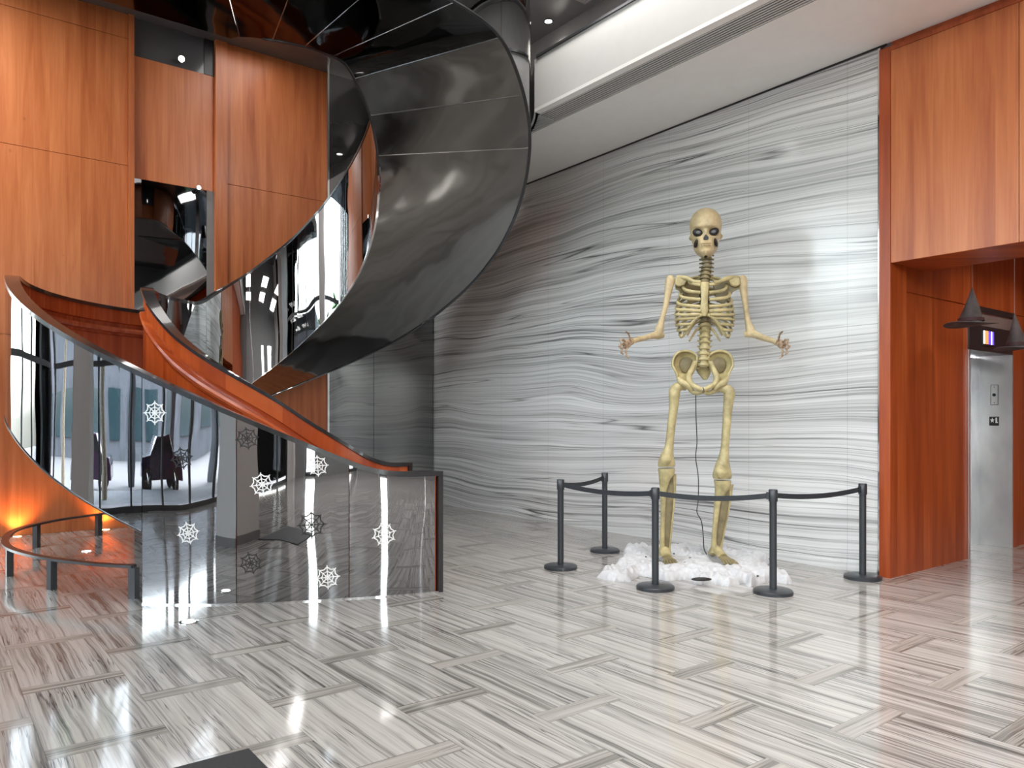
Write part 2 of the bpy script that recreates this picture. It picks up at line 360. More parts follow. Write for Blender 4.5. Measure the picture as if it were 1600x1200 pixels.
# right side: wood frame, panels over the lift alcove, lift alcove walls
YA = 3.80
M_WR, M_WA = M['wood'], M['wood_r']
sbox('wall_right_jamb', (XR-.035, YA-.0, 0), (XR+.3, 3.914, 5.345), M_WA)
ZA = 3.17
prev = YA-.002
for k, (y0, y1) in enumerate([(2.665, YA-.002), (1.50, 2.66), (.3, 1.495)]):
    sbox('wall_right_panel_%d' % (k+1), (XR-.03, y0, ZA), (XR+.0, y1, 5.30), M_WR, .003)
sbox('trim_4', (XR-.036, .3, 5.301), (XR, YA-.001, 5.345), M_WA)
sbox('wall_right_header', (XR+.001, .3, ZA+.002), (XR+.74, YA-.001, 5.415), M_WA)
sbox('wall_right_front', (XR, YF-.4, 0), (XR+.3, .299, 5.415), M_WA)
DX0, DX1, DYB = 9.52, 10.77, 4.156
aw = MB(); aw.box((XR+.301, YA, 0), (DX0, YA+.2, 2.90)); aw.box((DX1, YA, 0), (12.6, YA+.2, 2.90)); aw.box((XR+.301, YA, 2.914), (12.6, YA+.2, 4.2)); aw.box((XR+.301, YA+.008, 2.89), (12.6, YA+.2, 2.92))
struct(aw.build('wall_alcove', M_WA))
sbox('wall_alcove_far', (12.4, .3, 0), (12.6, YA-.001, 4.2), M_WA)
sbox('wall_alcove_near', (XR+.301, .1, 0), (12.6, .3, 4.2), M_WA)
sbox('ceiling_alcove', (XR+.742, .3, 4.0), (12.39, YA-.001, 4.15), M['white_soffit'])
# ---- lift
el = struct(MB().box((DX0+.03, DYB, .0), (DX1-.012, DYB+.05, 2.38)).build('door_1', M['steel']))
sm_ = MB().box((DX0+.70, DYB-.004, .01), (DX0+.712, DYB, 2.37)).build('door_seam', M['black'], el)
for nm, lo, hi in (('jamb', (DX1-.012, YA-.012, 0), (DX1, DYB+.05, 2.40)), ('jamb', (DX0, YA-.012, 0), (DX0+.03, DYB+.05, 2.40))):
    MB().box(lo, hi).build(nm, M['steel'], el)
MB().box((DX1-.016, YA-.02, 0), (DX1+.012, YA-.008, 2.40)).build('jamb_edge', M['steel'], el)
MB().box((DX0-.012, YA-.02, 0), (DX0+.02, YA-.008, 2.40)).build('jamb_edge', M['steel'], el)
MB().box((DX0-.005, YA-.016, 2.40), (DX1+.008, DYB+.05, 2.695)).build('header', M['dsteel'], el)
MB().box((DX0-.005, YA-.016, 2.696), (DX1+.008, YA+.1, 2.905)).build('transom', M['steel'], el)
MB().box((DX0-.01, YA-.03, 2.85), (DX1+.012, YA-.017, 2.915)).build('transom_rail', M['dsteel'], el)
ind = thing('floor_indicator', 'small lit colour floor indicator screen over the steel lift door', 'screen', (10.12, YA-.02, 2.5))
def alc(px, py): # pixel to point on the plane Y = YA-.02
    t = (px-PX0)/F_PX; Z = (YA-.02)/(CT-ST*t); return W(t*Z, Z, HC+(PY0-py)*Z/F_PX)
a_, b_ = alc(1536, 537), alc(1552, 519)
x0, x1, z0, z1 = a_.x, b_.x, a_.z, b_.z
ind.matrix_basis = Matrix.Translation(((x0+x1)/2, YA-.018, z0))
MB().box((x0-.03, YA-.024, z0-.02), (x1+.03, YA-.0165, z1+.02)).build('bezel', M['black'], ind)
dx = (x1-x0)
for fa, fb, mm in ((0, .12, 'screen_w'), (.12, .45, 'screen_o'), (.45, .7, 'screen_b'), (.7, .82, 'screen_w'), (.82, 1, 'screen_b')):
    MB().box((x0+dx*fa, YA-.028, z0), (x0+dx*fb, YA-.0245, z1)).build('screen', M[mm], ind)
def jam(px, py): # pixel to point on the plane X = DX1-.012
    t = (px-PX0)/F_PX; X = DX1-.012; Z = X/(t*CT+ST); return W(t*Z, Z, HC+(PY0-py)*Z/F_PX)
a_, b_ = jam(1548, 633), jam(1560, 601)
ks = thing('key_switch', 'steel key switch plate on the right jamb of the lift', 'switch', (DX1-.012, (a_.y+b_.y)/2, a_.z))
MB().box((DX1-.018, b_.y, a_.z), (DX1-.0122, a_.y, b_.z)).build('plate', M['dsteel'], ks)
MB().box((DX1-.0195, b_.y+.006, a_.z+.006), (DX1-.0181, a_.y-.006, b_.z-.006)).build('face_plate', M['steel'], ks)
cy_, cz_ = (a_.y+b_.y)/2, (a_.z+b_.z)/2
MB().tube([(DX1-.0196, cy_, cz_), (DX1-.03, cy_, cz_)], .02, 14).build('key_cylinder', M['black'], ks, smooth=True)
for dz in (-.1, .1): MB().tube([(DX1-.0196, cy_, cz_+dz), (DX1-.023, cy_, cz_+dz)], .006, 8).build('screw', M['dsteel'], ks)
a_, b_ = jam(1546, 665), jam(1561, 651)
sg = thing('floor_plate_sign', 'black tactile plate with white star and letter L on the lift jamb', 'sign', (DX1-.012, (a_.y+b_.y)/2, a_.z))
yl, yr, zb_, zt_ = a_.y, b_.y, a_.z, b_.z       # yl is the left side in view
MB().box((DX1-.018, yr, zb_), (DX1-.0122, yl, zt_)).build('plate', M['web_b'], sg)
hh = zt_-zb_; cxs = yl-(yl-yr)*.32; czs = (zb_+zt_)/2+.01
star = []
for k in range(10):
    r = (.36 if k % 2 == 0 else .15)*hh*.85; t = PI/2+k*PI/5
    star.append(Vector((DX1-.0182, cxs-math.cos(t)*r*.8, czs+math.sin(t)*r)))
st = MB(); c0 = len(st.v)
st.add([Vector((DX1-.0215, cxs, czs))]+[p+Vector((-.003, 0, 0)) for p in star]+star, [(0, 1+k, 1+(k+1) % 10) for k in range(10)]+[(1+k, 11+k, 11+(k+1) % 10, 1+(k+1) % 10) for k in range(10)])
st.build('star', M['web_w'], sg)
ly = yl-(yl-yr)*.66; wL = (yl-yr)*.24
MB().box((DX1-.0215, ly-.018, czs-.3*hh), (DX1-.0182, ly, czs+.3*hh)).box((DX1-.0214, ly-wL, czs-.3*hh), (DX1-.0182, ly-.018, czs-.18*hh)).build('letter', M['web_w'], sg)
# second lift further along the alcove (beyond the frame edge, seen in passing only)
def glazing(name, axis, c, a0, a1, step, zs, top=HCEIL, z0=0.):
    nb = int(round((a1-a0)/step)); fm = MB()
    def b(lo_a, hi_a, lo_z, hi_z, d0, d1, mb):
        if axis == 'x': mb.box((c+d0, lo_a, lo_z), (c+d1, hi_a, hi_z))
        else: mb.box((lo_a, c+d0, lo_z), (hi_a, c+d1, hi_z))
    for k in range(nb+1):
        a = a0+k*step; b(a-.05, a+.05, z0, top-.001, -.08, .08, fm)
    for z in zs: b(a0, a1, z-.05, z+.05, -.06, .06, fm)
    b(a0, a1, z0, z0+.1, -.07, .07, fm)
    fr = struct(fm.build(name, M['frame']))
    zz = [z0+.1]+list(zs)+[top]
    for k in range(nb):
        for za, zb in zip(zz, zz[1:]):
            g = MB(); b(a0+k*step+.05, a0+(k+1)*step-.05, za+.05, zb-.05, -.008, .008, g); g.build('glass_pane', M['pane'], fr)
    return fr
# ---- back wall
def bx_(px, y=YB):
    t = (px-PX0)/F_PX; Z = y/(CT-ST*t); return t*Z*CT+Z*ST
sbox('wall_back', (-.43, YB+.12, 0), (XR+.3, YB+.4, HCEIL), M['black'])
xs = [bx_(p) for p in (200, 207, 336, 341, 355, 511, 514)]
def wpanel(name, x0, x1, z0, z1, y=YB, m=None): return sbox(name, (x0, y, z0), (x1, YB+.119, z1), m or M['wood'], .004)
n = 0
glazing('window_4', 'y', YB+.2, XF+.1, -.5, 1.175, (2.55, 4.75))
for (xa, xb) in ((-.43, xs[0]),):
    for (za, zb) in ((0, 2.755), (2.76, 5.355), (5.36, 7.235), (7.24, HCEIL-.001)):
        n += 1; wpanel('wall_back_panel_%d' % n, xa, xb, za, zb)
sbox('trim_5', (xs[0]+.001, YB-.03, 0), (xs[1]+.02, YB+.119, HCEIL-.001), M['wood'])
wpanel('wall_back_panel_20', xs[1]+.021, xs[2], 5.21, 7.04, YB+.06)
sbox('wall_back_glass_1', (xs[1]+.021, YB+.065, 7.041), (xs[2]-.15, YB+.119, HCEIL-.001), M['ceil_dark'])
sbox('trim_8', (xs[2]-.149, YB+.05, 7.041), (xs[2], YB+.119, HCEIL-.001), M['black'])
sbox('wall_back_glass_2', (xs[1]+.021, YB+.065, 0), (xs[2]-.11, YB+.119, 5.209), M['wallglass'])
sbox('trim_9', (xs[2]-.109, YB+.05, 0), (xs[2], YB+.119, 5.209), M['grey'])
sbox('trim_6', (xs[2]+.001, YB-.03, 0), (xs[4]-.004, YB+.119, HCEIL-.001), M['wood'])
for k, (za, zb) in enumerate(((0, 2.755), (2.76, 5.355), (5.36, HCEIL-.001))):
    wpanel('wall_back_panel_%d' % (30+k), xs[4], xs[5], za, zb)
sbox('trim_7', (xs[5]+.001, YB-.02, 0), (xs[6], YB+.119, HCEIL-.001), M['chrome'])
xg = bx_(584)
sbox('wall_back_glass_3', (xs[6]+.002, YB, 0), (xg-.004, YB+.119, HCEIL-.001), M['wallglass'])
sbox('wall_back_glass_4', (xg+.004, YB, 0), (XR-.03, YB+.119, HCEIL-.001), M['wallglass'])
for px, py, lb in ((284, 93, 'small bullet spotlight at the top of the recessed wood panel'), (311, 293, 'tiny round spotlight under the recessed wood panel')):
    X = bx_(px, YB-.02); Z = (YB-.02)/(CT-ST*(px-PX0)/F_PX); z = HC+(PY0-py)*Z/F_PX
    s_ = thing('wall_spotlight', lb, 'lamp', (X, YB-.02, z))
    MB().tube([(X, YB+.06, z), (X, YB-.0, z)], .03, 12).build('mount', M['black'], s_, smooth=True)
    MB().tube([(X, YB-.0, z), (X-.02, YB-.08, z-.02)], .055 if py < 200 else .035, 16).build('housing', M['black'], s_, smooth=True)
    MB().ball((X-.02, YB-.085, z-.02), .045 if py < 200 else .03, 12, 8).build('lens', M['lampon'], s_, smooth=True)
# ------------------------------------------------------------------ glazed facade (left of the camera) and entrance wall (behind the camera)
glazing('window_1', 'x', XF, -6.4, YB-.1, 1.87, (2.55, 4.75))
glazing('window_2', 'y', YF, -3.4, -2.2, 1.2, (2.55,), 4.2)
glazing('window_3', 'y', YF, -.9, -.1, .8, (2.55,), 4.2)
sbox('wall_front_upper', (-4.76, YF-.15, 4.301), (3.76, YF+.15, HCEIL), M['grey'])
sbox('wall_front_sill', (-4.76, YF-.15, 4.2), (3.76, YF+.15, 4.3), M['grey'])
for nm, xa, xb in (('wall_front_1', -4.76, -3.5), ('wall_front_2', -2.1, -1.), ('wall_front_3', 0., 3.76)): sbox(nm, (xa, YF-.15, 0), (xb, YF+.15, 4.199), M['grey'])
sbox('wall_front_left', (XF-.2, YF-.2, 0), (-4.77, YF+.2, HCEIL), M['white'])
sbox('wall_front_right', (3.77, YF-.15, 0), (XR, YF+.15, HCEIL), M['grey'])
sbox('wall_left', (XF-.2, YF, 0), (XF+.2, -6.46, HCEIL), M['white'])
# upper floor slab reaching over the hall, joined to the top landing of the stair (built further down)
# ------------------------------------------------------------------ helical staircase
Co, Ci = (-2.751, 9.594), (-3.02, 9.60)
def tab(T, a, win=5):
    def f(x):
        if x <= T[0][0]: return T[0][1]
        for (x0, y0), (x1, y1) in zip(T, T[1:]):
            if x <= x1: return y0+(y1-y0)*(x-x0)/(x1-x0)
        return T[-1][1]
    return sum(f(a+win*k/3) for k in range(-3, 4))/7
RO = sorted([(-420, 2.985), (12, 2.985), (25, 3.03), (40, 3.24), (50, 3.44)])
RI = sorted([(-420, 1.33), (-30, 1.33), (0, 1.42), (30, 1.68), (56.5, 2.17), (66, 2.36)])
ZOT = sorted([(60, 1.12), (30.5, 1.12), (-57, 3.10), (-61, 3.14), (-126, 3.15), (-300, 7.12), (-306, 7.2), (-420, 7.2)])
ZOB = sorted([(30, -.2), (-8.5, .63), (-23, .95), (-36, 1.26), (-47, 1.50), (-60, 1.66), (-72, 1.72), (-147, 1.75), (-160, 2.02), (-175, 2.36), (-193, 2.77), (-206.5, 3.11), (-224, 3.60), (-236, 3.95), (-247, 4.30), (-255, 4.56), (-266, 4.93), (-276, 5.17), (-288, 5.46), (-294, 5.62), (-299, 5.70), (-310, 5.72), (-420, 5.72)])
ZIB = sorted([(30, 0), (-8.5, .60), (-58, 1.70), (-66, 1.72), (-132, 1.75), (-152, 2.11), (-169, 2.43), (-193, 2.93), (-206, 3.21), (-223, 3.60), (-248, 4.25), (-262, 4.72), (-275, 5.05), (-283, 5.26), (-298, 5.57), (-304, 5.70), (-420, 5.72)])
ZIT = sorted([(70, 1.13), (49, 1.13), (36, 1.45), (19.5, 1.82), (10, 1.98), (-8, 2.25), (-28, 2.56), (-42, 2.82), (-60, 3.13), (-66, 3.15), (-121, 3.16), (-151, 3.68), (-175, 4.17), (-194, 4.62), (-206.5, 4.93), (-220, 5.26), (-231, 5.50), (-302, 7.1), (-306, 7.2), (-420, 7.2)])
def pt(edge, a, dr, z):
    c, R = (Co, RO) if edge == 'o' else (Ci, RI)
    r = tab(R, a, 3)+dr; t = math.radians(a); return W(c[0]+r*math.sin(t), c[1]-r*math.cos(t), z)
def zt(edge, a): return tab(ZOT if edge == 'o' else ZIT, a, 4)
def zb(edge, a): return tab(ZOB if edge == 'o' else ZIB, a, 4)
def sweep(edge, a0, a1, prof, step=1.5):
    n = max(1, int(math.ceil(abs(a1-a0)/step))); mb = MB(); rows = []
    for i in range(n+1):
        a = a0+(a1-a0)*i/n; rows.append([pt(edge, a, dr, z) for dr, z in prof(a)])
    k = len(rows[0]); vs = [p for r in rows for p in r]
    fs = [(i*k+j, i*k+(j+1) % k, (i+1)*k+(j+1) % k, (i+1)*k+j) for i in range(n) for j in range(k)]
    fs += [tuple(range(k))[::-1], tuple(n*k+j for j in range(k))]
    return mb.add(vs, fs)
stair = thing('spiral_staircase', 'large helical staircase clad in black mirror glass with red wood inside', 'staircase', W(Co[0], Co[1], 0))
AO_END, AI_END = 39.8, 56.5
# outer cladding
brk = [AO_END-.6, 25.3, 7.2, -8.6]
for a1, a0 in zip(brk, brk[1:]):
    sweep('o', a0+.06, a1-.06, lambda a: [(0, .012), (0, zt('o', a)-.045), (-.03, zt('o', a)-.045), (-.03, .012)]).build('balustrade_panel', M['mirror'], stair, smooth=True, angle=30)
sweep('o', -8.6, AO_END, lambda a: [(.004, 0), (.004, .012), (-.1, .012), (-.1, 0)]).build('base_trim', M['chrome'], stair)
brk = [-8.6, -58, -106, -154, -202, -250, -298, -318]
for a1, a0 in zip(brk, brk[1:]):
    sweep('o', a0+.06, a1-.06, lambda a: [(0, zb('o', a)), (0, zt('o', a)-.045), (-.03, zt('o', a)-.045), (-.03, zb('o', a))]).build('balustrade_panel', M['mirror'], stair, smooth=True, angle=30)
brk = [AI_END-.6, 10, -38, -86, -124.5, -148.5, -178.5, -214, -250, -298, -346]
for a1, a0 in zip(brk, brk[1:]):
    sweep('i', a0+.06, a1-.06, lambda a: [(0, max(zb('i', a), 0.01)), (0, zt('i', a)-.04), (.03, zt('i', a)-.04), (.03, max(zb('i', a), 0.01))]).build('balustrade_panel', M['mirror'], stair, smooth=True, angle=30)
# caps
sweep('o', -318, AO_END, lambda a: [(.006, zt('o', a)-.045), (.006, zt('o', a)), (-.125, zt('o', a)), (-.125, zt('o', a)-.045)]).build('rail_cap', M['cap'], stair, smooth=True, angle=30)
sweep('i', -346, AI_END, lambda a: [(-.006, zt('i', a)-.04), (-.006, zt('i', a)), (.13, zt('i', a)), (.13, zt('i', a)-.04)]).build('rail_cap', M['cap'], stair, smooth=True, angle=30)
# thin bright edge along the bottom of the cladding
sweep('o', -318, -8.7, lambda a: [(.008, zb('o', a)-.012), (.008, zb('o', a)), (-.03, zb('o', a)), (-.03, zb('o', a)-.012)]).build('edge_trim', M['dsteel'], stair, smooth=True, angle=30)
for q0, q1, mm in ((-346, -262, 'dsteel'), (-262, -124, 'chrome')): sweep('i', q0, q1, lambda a: [(-.006, zb('i', a)-.012), (-.006, zb('i', a)), (.02, zb('i', a)), (.02, zb('i', a)-.012)]).build('edge_trim', M[mm], stair, smooth=True, angle=30)
# end posts
def endpost(edge, a, s):
    z1 = zt(edge, a); return sweep(edge, a, a+.75, lambda q: [(.006*s, 0), (.006*s, z1), (-.125*s, z1), (-.125*s, 0)])
endpost('o', AO_END-.1, 1).build('end_post', M['cap'], stair); endpost('i', AI_END-.1, -1).build('end_post', M['cap'], stair)
# wood lining with the recessed handrail (profile written from top to bottom)
def lining(s, edge):
    def prof(a):
        t = zt(edge, a)-.042; b = max(zb(edge, a)+.02, .012)
        q = [(-.032, t), (-.10, t), (-.10, t-.17), (-.06, t-.18), (-.06, t-.235), (-.135, t-.245), (-.145, t-.275), (-.135, t-.305), (-.075, t-.315), (-.075, t-.345), (-.10, t-.355), (-.10, b), (-.032, b)]
        return [(dr*s, z) for dr, z in q]
    return prof
sweep('o', -318, AO_END-.2, lining(1, 'o')).build('wood_lining', M['wood_s'], stair, smooth=True, angle=35)
sweep('i', -346, AI_END-.2, lining(-1, 'i')).build('wood_lining', M['wood_s'], stair, smooth=True, angle=35)
# treads
def sector(a0, a1, z0, z1, m=M['floor'], ia=None):
    nn = max(2, int(abs(a1-a0)/3)+1); o_ = []; i_ = []
    for k in range(nn+1):
        a = a0+(a1-a0)*k/nn; o_.append(pt('o', a, -.08, 0)); i_.append(pt('i', a if ia is None else ia(a), .08, 0))
    poly = [(p.x, p.y) for p in o_]+[(p.x, p.y) for p in i_[::-1]]
    return MB().prism(poly, z0, z1)
ia1 = lambda a: a*(AI_END/AO_END) if a > 0 else a
n1, n2 = 12, 24
for k in range(n1):
    a1 = 36-k*(36+58)/n1; a0 = 36-(k+1)*(36+58)/n1; z = (k+1)*2.02/(n1+1)
    sector(a0, a1, z-.06, z, ia=ia1).build('tread', M['marble'], stair)
    sector(a1-.6, a1, z-2.02/(n1+1), z-.061, ia=ia1).build('riser', M['black'], stair)
sector(-126, -58, 1.96, 2.02).build('landing', M['marble'], stair)
for k in range(n2):
    a1 = -126-k*174/n2; a0 = -126-(k+1)*174/n2; z = 2.02+(k+1)*4./(n2+1)
    sector(a0, a1, z-.06, z).build('tread', M['marble'], stair)
    sector(a1-.6, a1, z-4./(n2+1), z-.061).build('riser', M['black'], stair)
# soffit panels, 14.5 degrees each, with fine bright joints between them
def soffit(a0, a1):
    n = max(10, int((a1-a0)/2)); m_ = 6; vs = []; fs = []
    for i in range(n+1):
        a = a0+(a1-a0)*i/n
        for j in range(m_+1):
            t = j/m_; p = pt('i', a, .012, zb('i', a)); q = pt('o', a, -.012, zb('o', a)); r = p.lerp(q, t); vs.append(r)
    k = m_+1; N = len(vs); vs += [v+Vector((0, 0, .03)) for v in vs]
    for i in range(n):
        for j in range(m_):
            a, b, c, d = i*k+j, i*k+j+1, (i+1)*k+j+1, (i+1)*k+j
            fs += [(a, b, c, d), (N+d, N+c, N+b, N+a)]
    for i in range(n):
        for j in (0, m_): fs.append((i*k+j, (i+1)*k+j, N+(i+1)*k+j, N+i*k+j))
    for j in range(m_):
        for i in (0, n): fs.append((i*k+j, i*k+j+1, N+i*k+j+1, N+i*k+j))
    return MB().add(vs, fs)
a = -356.
while a < -10:
    a1 = a+14.5 if a < -275 else -8.8; g = .05
    soffit(a+g, a1-g).build('soffit_panel', M['soffit' if a > -304 else 'landing'], stair, smooth=True, angle=30)
    j_ = sector(a-.12, a+.12, 0, 1)
    p, q = pt('i', a, .02, zb('i', a)+.004), pt('o', a, -.02, zb('o', a)+.004)
    MB().tube([p, q], .009, 6).build('soffit_joint', M['soffit'], stair)
    a = a1
# under-stair closing walls
sweep('i', -8.6, AI_END-1, lambda a: [(.031, .011), (.031, max(.02, zb('i', a))), (.04, max(.02, zb('i', a))), (.04, .011)]).build('closing_panel', M['black'], stair)
p0, p1 = pt('o', -8.4, -.03, 0), pt('i', -8.4, .03, 0)
MB().slab([Vector((p0.x, p0.y, .012)), Vector((p1.x, p1.y, .012)), Vector((p1.x, p1.y, .56)), Vector((p0.x, p0.y, .56))], W(.03, 0)).build('closing_panel', M['mirror'], stair)
# upper floor slab
ed = [pt('o', a_, 0, 0) for a_ in (-318, -326, -334, -342, -350)]
ii = pt('i', -356.5, 0, 0)
poly = [(ii.x, ii.y), (ii.x-.05, 8.45), (-2.0, 8.45), (-2.0, 3.2), (5.4, 3.2), (5.0, 5.2)]+[(p.x, p.y) for p in ed]+[(pt('o', -356.5, 0, 0).x, pt('o', -356.5, 0, 0).y)]
struct(MB().prism(poly[:1]+poly[1:6]+poly[6:], 5.72, 6.02).build('ceiling_landing', M['landing']))
# ---- cobweb stickers on the outer cladding
def web(px, py, rpx, m, rot=0.):
    t = (px-PX0)/F_PX; best = None
    a = -58.
    while a < 39:
        p = pt('o', a, 0, 0); l = p.x*CT-p.y*ST; Z = p.x*ST+p.y*CT; e = abs(l-t*Z)
        if Z < 9 and (best is None or e < best[0]): best = (e, a, Z)
        a += .1
    _, a0, Z = best; zc = HC+(PY0-py)*Z/F_PX; R = rpx*Z/F_PX
    R0 = tab(RO, a0, 3); k_ = math.degrees(1/R0)
    def S(u, v, off=.003): return pt('o', a0+u*k_, off, zc+v)
    mb = MB()
    def strip(p, q, wd):
        n = 4; d = Vector((q[0]-p[0], q[1]-p[1])); L = d.length; d /= L; nrm = Vector((-d.y, d.x))*wd/2; vs = []
        for i in range(n+1):
            c = Vector(p).lerp(Vector(q), i/n)
            for off in (.0015, .004):
                for s in (-1, 1): vs.append(S(c.x+nrm.x*s, c.y+nrm.y*s, off))
        fs = []
        for i in range(n):
            b = i*4; fs += [(b, b+1, b+5, b+4), (b+2, b+6, b+7, b+3), (b, b+4, b+6, b+2), (b+1, b+3, b+7, b+5)]
        mb.add(vs, fs)
    for k in range(8):
        t0 = rot+PI/2+k*PI/4; t1 = t0+PI/4; tm = t0+PI/8
        P = lambda r, t: (R*r*math.cos(t), R*r*math.sin(t))
        strip((0, 0), P(1., t0), R*.07)
        for r, wd in ((.24, .05), (.52, .065), (.86, .09)):
            strip(P(r, t0), P(r*.80, tm), R*wd); strip(P(r*.80, tm), P(r, t1), R*wd)
    o = mb.build('cobweb_sticker', m)
    return o
wl = [(242, 645, 19, 'web_w', 'white cobweb sticker highest on the left of the black mirror panels'),
      (496, 728, 17, 'web_w', 'white cobweb sticker close under the sloping stair rail'),
      (410, 757, 19, 'web_w', 'white cobweb sticker at mid height near the centre of the mirror panels'),
      (294, 833, 18, 'web_w', 'white cobweb sticker low on the leftmost floor-length mirror panel'),
      (600, 835, 19, 'web_w', 'white cobweb sticker nearest the right end post of the stair'),
      (512, 902, 19, 'web_w', 'white cobweb sticker nearest the floor on the mirror panels'),
      (386, 685, 18, 'web_b', 'black cobweb sticker high on the middle mirror panel'),
      (284, 716, 18, 'web_b', 'black cobweb sticker between two white ones on the left mirror panel'),
      (392, 880, 18, 'web_b', 'black cobweb sticker low on the middle mirror panel'),
      (487, 820, 22, 'web_b', 'black cobweb sticker over the mat reflection right of centre')]
for i, (px, py, r, m, lb) in enumerate(wl): tag(web(px, py, r, M[m], (i*.37) % .3), lb, 'sticker', 'cobweb stickers on the stair')
# ---- low guard rail under the landing
gp = [floor_pt(x, y) for x, y in ((209, 935), (150, 931), (81, 921), (40, 911), (15, 900), (8, 888), (14, 874), (30, 864), (57, 855), (100, 845), (154, 836), (187, 831))]
gr = thing('guard_rail', 'low curved dark metal guard rail on short legs under the stair landing', 'railing', gp[0])
GH = .30
def ribbon(pts, w_, z0, z1, n=8):
    P = []
    m_ = len(pts)
    for i in range(m_-1):
        p0, p1, p2, p3 = pts[max(i-1, 0)], pts[i], pts[i+1], pts[min(i+2, m_-1)]
        for j in range(n):
            t = j/n; P.append(.5*((2*p1)+(p2-p0)*t+(2*p0-5*p1+4*p2-p3)*t*t+(3*p1-p0-3*p2+p3)*t**3))
    P.append(pts[-1]); vs = []; L = len(P)
    for i, p in enumerate(P):
        d = (P[min(i+1, L-1)]-P[max(i-1, 0)]).normalized(); nn = Vector((-d.y, d.x, 0))*w_/2
        vs += [Vector((p.x, p.y, z0))-nn, Vector((p.x, p.y, z0))+nn, Vector((p.x, p.y, z1))+nn, Vector((p.x, p.y, z1))-nn]
    fs = [(i*4+j, i*4+(j+1) % 4, (i+1)*4+(j+1) % 4, (i+1)*4+j) for i in range(L-1) for j in range(4)]+[(3, 2, 1, 0), tuple((L-1)*4+j for j in range(4))]
    return MB().add(vs, fs)
ribbon(gp, .07, GH-.025, GH).build('top_bar', M['dsteel'], gr, smooth=True, angle=30)
for i in (0, 2, 4, 8, 10):
    p = gp[i]; d = (gp[min(i+1, 11)]-gp[max(i-1, 0)]).normalized(); nn = Vector((-d.y, d.x, 0)); e = d*.035; q = nn*.03
    MB().slab([p-e-q, p+e-q, p+e+q, p-e+q], (0, 0, GH-.026)).build('leg', M['dsteel'], gr)
# ------------------------------------------------------------------ lights in floor and ceiling
fl_pts = [(30, 842.5, 'amber floor uplight at the far left foot of the wood wall', 1), (170, 831, 'amber floor uplight beside the raised stair edge at the wood wall', 1),
          (135, 862, 'small white disc light in the floor inside the guard rail', 0), (295, 972, 'small white disc light in the floor in front of the mirror panels', 0)]
for px, py, lb, warm in fl_pts:
    p = floor_pt(px, py)
    if warm: p.y = YB-.12
    t_ = thing('floor_light', lb, 'lamp', p)
    MB().lathe([(.075, 0), (.075, .004), (.055, .005)], p, 24).build('ring', M['chrome'], t_)
    MB().lathe([(.05, .0051), (.048, .008)], p, 24).build('lens', M['lampwarm' if warm else 'lampon'], t_)
    if warm: lamp('SPOT', 'uplight', (p.x, p.y-.02, .03), 32, (1, .42, .12), aim=(0, .22, 1), spot_size=math.radians(110), spot_blend=.8, shadow_soft_size=.04)
def downlight(x, y, z, lb, e=0, r=.07):
    t_ = thing('ceiling_downlight', lb, 'lamp', (x, y, z), group='ceiling downlights')
    MB().lathe([(r, 0), (r*.8, 0), (r*.8, -.004), (r, -.004)][::-1], (x, y, z-.0005), 24).build('trim_ring', M['black'], t_)
    MB().lathe([(r*.78, -.005), (r*.7, -.0055)], (x, y, z), 24).build('lens', M['lampon'], t_)
    if e: lamp('SPOT', 'downlight', (x, y, z-.03), e, (1, .93, .84), aim=(0, 0, -1), spot_size=math.radians(120), spot_blend=.7, shadow_soft_size=.07)
downlight(7.5, 8.85, HCEIL, 'round downlight in the dark ceiling beside the white bulkhead', 60)
# coffer in the dark ceiling
cf = thing('ceiling_hatch', 'dark framed ceiling panel with bright edge near the white bulkhead', 'ceiling panel', (7.0, 7.6, HCEIL))
cfm = MB(); X0, X1, Y0, Y1 = 6.2, 7.55, 3.4, 8.1
for lo, hi in (((X0, Y0, HCEIL-.05), (X0+.05, Y1, HCEIL-.0005)), ((X1-.05, Y0, HCEIL-.05), (X1, Y1, HCEIL-.0005)), ((X0+.05, Y0, HCEIL-.05), (X1-.05, Y0+.05, HCEIL-.0005)), ((X0+.05, Y1-.05, HCEIL-.05), (X1-.05, Y1, HCEIL-.0005))): cfm.box(lo, hi)
cfm.build('frame', M['chrome'], cf)
MB().box((X0+.051, Y0+.051, HCEIL-.02), (X1-.051, Y1-.051, HCEIL-.0005)).build('panel', M['soffit'], cf)
downlight(9.4, 2.9, 4.0, 'round downlight in the ceiling of the lift alcove near the first hat', 55)
downlight(10.6, 2.9, 4.0, 'round downlight in the ceiling of the lift alcove by the lift', 50)
# ------------------------------------------------------------------ mat
tag(MB().box((0.02, 2.3, 0.0), (1.256, 3.72, .012)).build('floor_mat', M['mat'], bevel=.004), 'black rubber entrance mat lying on the marble floor near the camera', 'mat')
